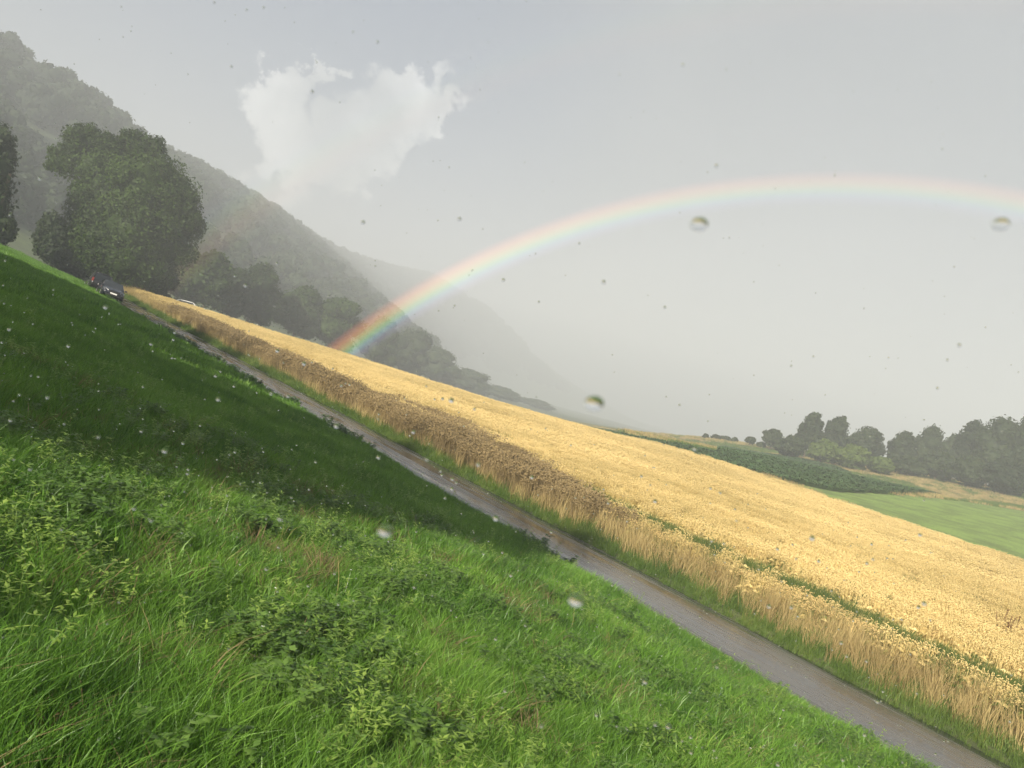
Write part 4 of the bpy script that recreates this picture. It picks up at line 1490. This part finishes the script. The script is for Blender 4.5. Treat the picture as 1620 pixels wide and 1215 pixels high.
    for s in (-1, 1):
        for yq in (-Lh + 0.82, Lh - 0.82):
            w_ = empty('wheel', (s * (W - 0.09), yq, 0.32)); w_.parent = root
            disc_ring('tyre', 0, 0, 0, 0.20, 0.32, 0.21, M_tyre, w_)
            disc_ring('rim', s * 0.03, 0, 0, 0.03, 0.205, 0.15, M_rim, w_, 18)
    tag(root, label, cat)
    return root


def at_st(s, t, lift=0.03):
    x, y = xy(s, t)
    return (x, y, gz(x, y) + lift)


c1 = car('car', M_navy, 'dark blue car driving towards the viewer with pale headlights', at_st(78.2, 13.25, 0.04), 0.56)
c1.rotation_euler = (math.radians(-1.7), math.radians(6.0), 0.56)
c2 = car('car', M_black, 'black car behind the blue one, its red tail light showing', at_st(83.3, 13.0, 0.04), 0.56 + math.pi, style='suv', H=1.62, W=0.9)
c2.rotation_euler = (math.radians(1.7), math.radians(-6.0), 0.56 + math.pi)
c3 = car('car', M_white, 'white car passing behind the far edge of the wheat, mostly hidden', at_st(109.4, 26.4, 0.06), PHI - math.pi / 2 - 0.2, H=1.5)

# marker posts by the far road
def post(loc, label):
    root = empty('marker_post', loc)
    tv, tf = tube([(0, 0, -0.3), (0, 0, 0.55), (0, 0, 1.1)], [0.07, 0.065, 0.06], 8)
    mesh_np('post', tv, np.array(tf), M_white, root, True)
    tv, tf = tube([(0, 0, 0.80), (0, 0, 0.95)], [0.072, 0.07], 8)
    mesh_np('reflector_band', tv, np.array(tf), M_trim, root, True)
    box('cap', -0.07, 0.07, -0.07, 0.07, 1.09, 1.15, M_white, root, 0.02)
    tag(root, label, 'post', 'marker posts beyond the wheat')


for px, py, yd, lab in ((321, 497, 100, 'white marker post nearest the white car beyond the wheat'), (406, 518, 104, 'white marker post farther right, in front of the hazy trees')):
    p = px_pt(px, py, yd)
    post((p[0], yd, max(gz(p[0], yd), p[2] - 0.9)), lab)

# ------------------------------------------------------------------ rainbow
m, t, o = new_mat('rainbow_light')
at = nd(t, 'ShaderNodeAttribute', attribute_name='band')
cr = ramp(t, [(0.0, (0.0, 0.0, 0.0)), (0.10, (0.16, 0.03, 0.015)), (0.26, (0.42, 0.13, 0.03)), (0.42, (0.36, 0.27, 0.05)), (0.56, (0.13, 0.30, 0.10)),
              (0.69, (0.06, 0.17, 0.24)), (0.82, (0.06, 0.05, 0.12)), (1.0, (0.0, 0.0, 0.0))], at.outputs['Fac'])
em = nd(t, 'ShaderNodeEmission')
t.links.new(cr.outputs['Color'], em.inputs['Color'])
fa = nd(t, 'ShaderNodeAttribute', attribute_name='glow')
t.links.new(fa.outputs['Fac'], em.inputs['Strength'])
tp = nd(t, 'ShaderNodeBsdfTransparent')
ad = nd(t, 'ShaderNodeAddShader')
t.links.new(em.outputs[0], ad.inputs[0]); t.links.new(tp.outputs[0], ad.inputs[1])
t.links.new(ad.outputs[0], o.inputs['Surface'])
m.cycles.emission_sampling = 'NONE'
M_bow = m


def bow(name, a0, a1, dist, strength, flip, label, n=160, th0=-80, th1=80):
    ax = np.array(ANTI)
    up = np.array([0, 0, 1.0]); e1 = up - ax * (up @ ax); e1 /= np.linalg.norm(e1)
    e2 = np.cross(ax, e1)
    V, B, G = [], [], []
    m_ = 15
    for k in range(n):
        th = math.radians(th0 + (th1 - th0) * k / (n - 1))
        for j in range(m_):
            u = j / (m_ - 1)
            a = math.radians(a0 + (a1 - a0) * u)
            d = ax * math.cos(a) + (e1 * math.cos(th) + e2 * math.sin(th)) * math.sin(a)
            p = d * dist + np.array([0, 0, EYE])
            V.append(p); B.append(1 - u if not flip else u)
            fade = 1.0
            el = d[2]
            G.append(strength * (1.0 - 0.60 * min(max((el - 0.03) / 0.27, 0), 1)))
    F = []
    V = np.array(V)
    gzv = ground_z(V[:, 0], V[:, 1])
    for k in range(n - 1):
        for j in range(m_ - 1):
            q = (k * m_ + j, k * m_ + j + 1, (k + 1) * m_ + j + 1, (k + 1) * m_ + j)
            if all(V[i, 2] > gzv[i] - 1.0 for i in q):
                F.append(q)
    ob = mesh_np(name, V, np.array(F), M_bow, smooth=True, attrs={'band': ('FLOAT', B), 'glow': ('FLOAT', G)})
    tag(ob, label, 'rainbow')
    return ob


bow('rainbow', 39.9, 42.0, 140.0, 0.32, False, 'bright primary rainbow arching from the hazy trees across the sky')
bow('rainbow', 50.2, 53.6, 140.0, 0.04, True, 'very faint outer rainbow above the bright one, through the white cloud')

# ------------------------------------------------------------------ rain
m, t, o = new_mat('rain_water')
g_ = nd(t, 'ShaderNodeBsdfGlass', i_Roughness=0.0, i_IOR=1.33)
t.links.new(g_.outputs[0], o.inputs['Surface'])
M_water = m
iv3, jf3 = ico(4)
for px, py, dist, rx, lab in ((1106, 355, 0.30, 0.0031, 'left one of two large raindrops in the pale sky inside the rainbow'), (1583, 355, 0.30, 0.0029, 'right one of two large raindrops, near the right edge below the rainbow'),
                              (940, 638, 0.28, 0.0032, 'large raindrop just above the far edge of the wheat, dark topped'), (610, 840, 0.30, 0.0026, 'large raindrop in front of the shaded meadow'),
                              (912, 950, 0.30, 0.0027, 'lowest large raindrop, in front of the sunlit meadow')):
    d = px_dir(px, py); k = dist / d.y
    ob = mesh_np('raindrop', iv3 * np.array([rx, rx, rx * 0.76]), jf3, M_water, smooth=True)
    ob.location = (d.x * k, dist, EYE + d.z * k)
    ob.rotation_euler = (0, math.radians(-15), 0)
    tag(ob, lab, 'raindrop', 'large raindrops close to the viewer')
iv1, jf1 = ico(2)
rr = np.random.default_rng(88)
V, F = [], []
for k in range(1150):
    px, py = rr.uniform(-60, 1680), rr.uniform(-60, 1280)
    extra = k >= 620
    if extra:
        px = rr.uniform(0, 1500); py = rr.uniform(430 + 0.28 * px, min(1215, 720 + 0.5 * px))
    yd = rr.uniform(0.8, 3.2) if rr.random() > 0.06 else rr.uniform(0.5, 0.8)
    d = px_dir(px, py); q = yd / d.y
    c = np.array([d.x * q, yd, EYE + d.z * q])
    if c[2] < gz(c[0], c[1]) + 0.35:
        continue
    r_ = rr.uniform(0.0010, 0.0021) if extra else rr.uniform(0.0007, 0.0017)
    F.append(jf1 + len(V) * len(iv1)); V.append(c + iv1 * r_)
rain = mesh_np('rain', np.concatenate(V), np.concatenate(F), M_water, smooth=True)
tag(rain, 'light sunlit rain falling across the whole view', 'rain', kind='stuff')

# ------------------------------------------------------------------ haze
m, t, o = new_mat('rain_haze')
pv = nd(t, 'ShaderNodeVolumePrincipled')
pv.inputs['Color'].default_value = (0.71, 0.75, 0.80, 1)
pv.inputs['Density'].default_value = 0.0018
pv.inputs['Anisotropy'].default_value = 0.0
t.links.new(pv.outputs[0], o.inputs['Volume'])
zmin = float(GZ[(GX > -900) & (GX < 900) & (GY > -250) & (GY < 1860)].min()) - 1.0
zmax = float(max(RG[:, 2].max() + 26, 100))
x0, x1, y0, y1 = -900.0, 900.0, -240.0, 1850.0
HV = np.array([(a, b_, c) for c in (zmin, zmax) for b_ in (y0, y1) for a in (x0, x1)])
HF = np.array([(0, 2, 3, 1), (4, 5, 7, 6), (0, 1, 5, 4), (2, 6, 7, 3), (0, 4, 6, 2), (1, 3, 7, 5)])
hz_ = mesh_np('haze', HV, HF, m)
tag(hz_, 'pale rain haze filling the valley air', kind='stuff')
print('haze', zmin, zmax, 'ridge', RG[:, 2].max(), 'ground max', GZ.max())
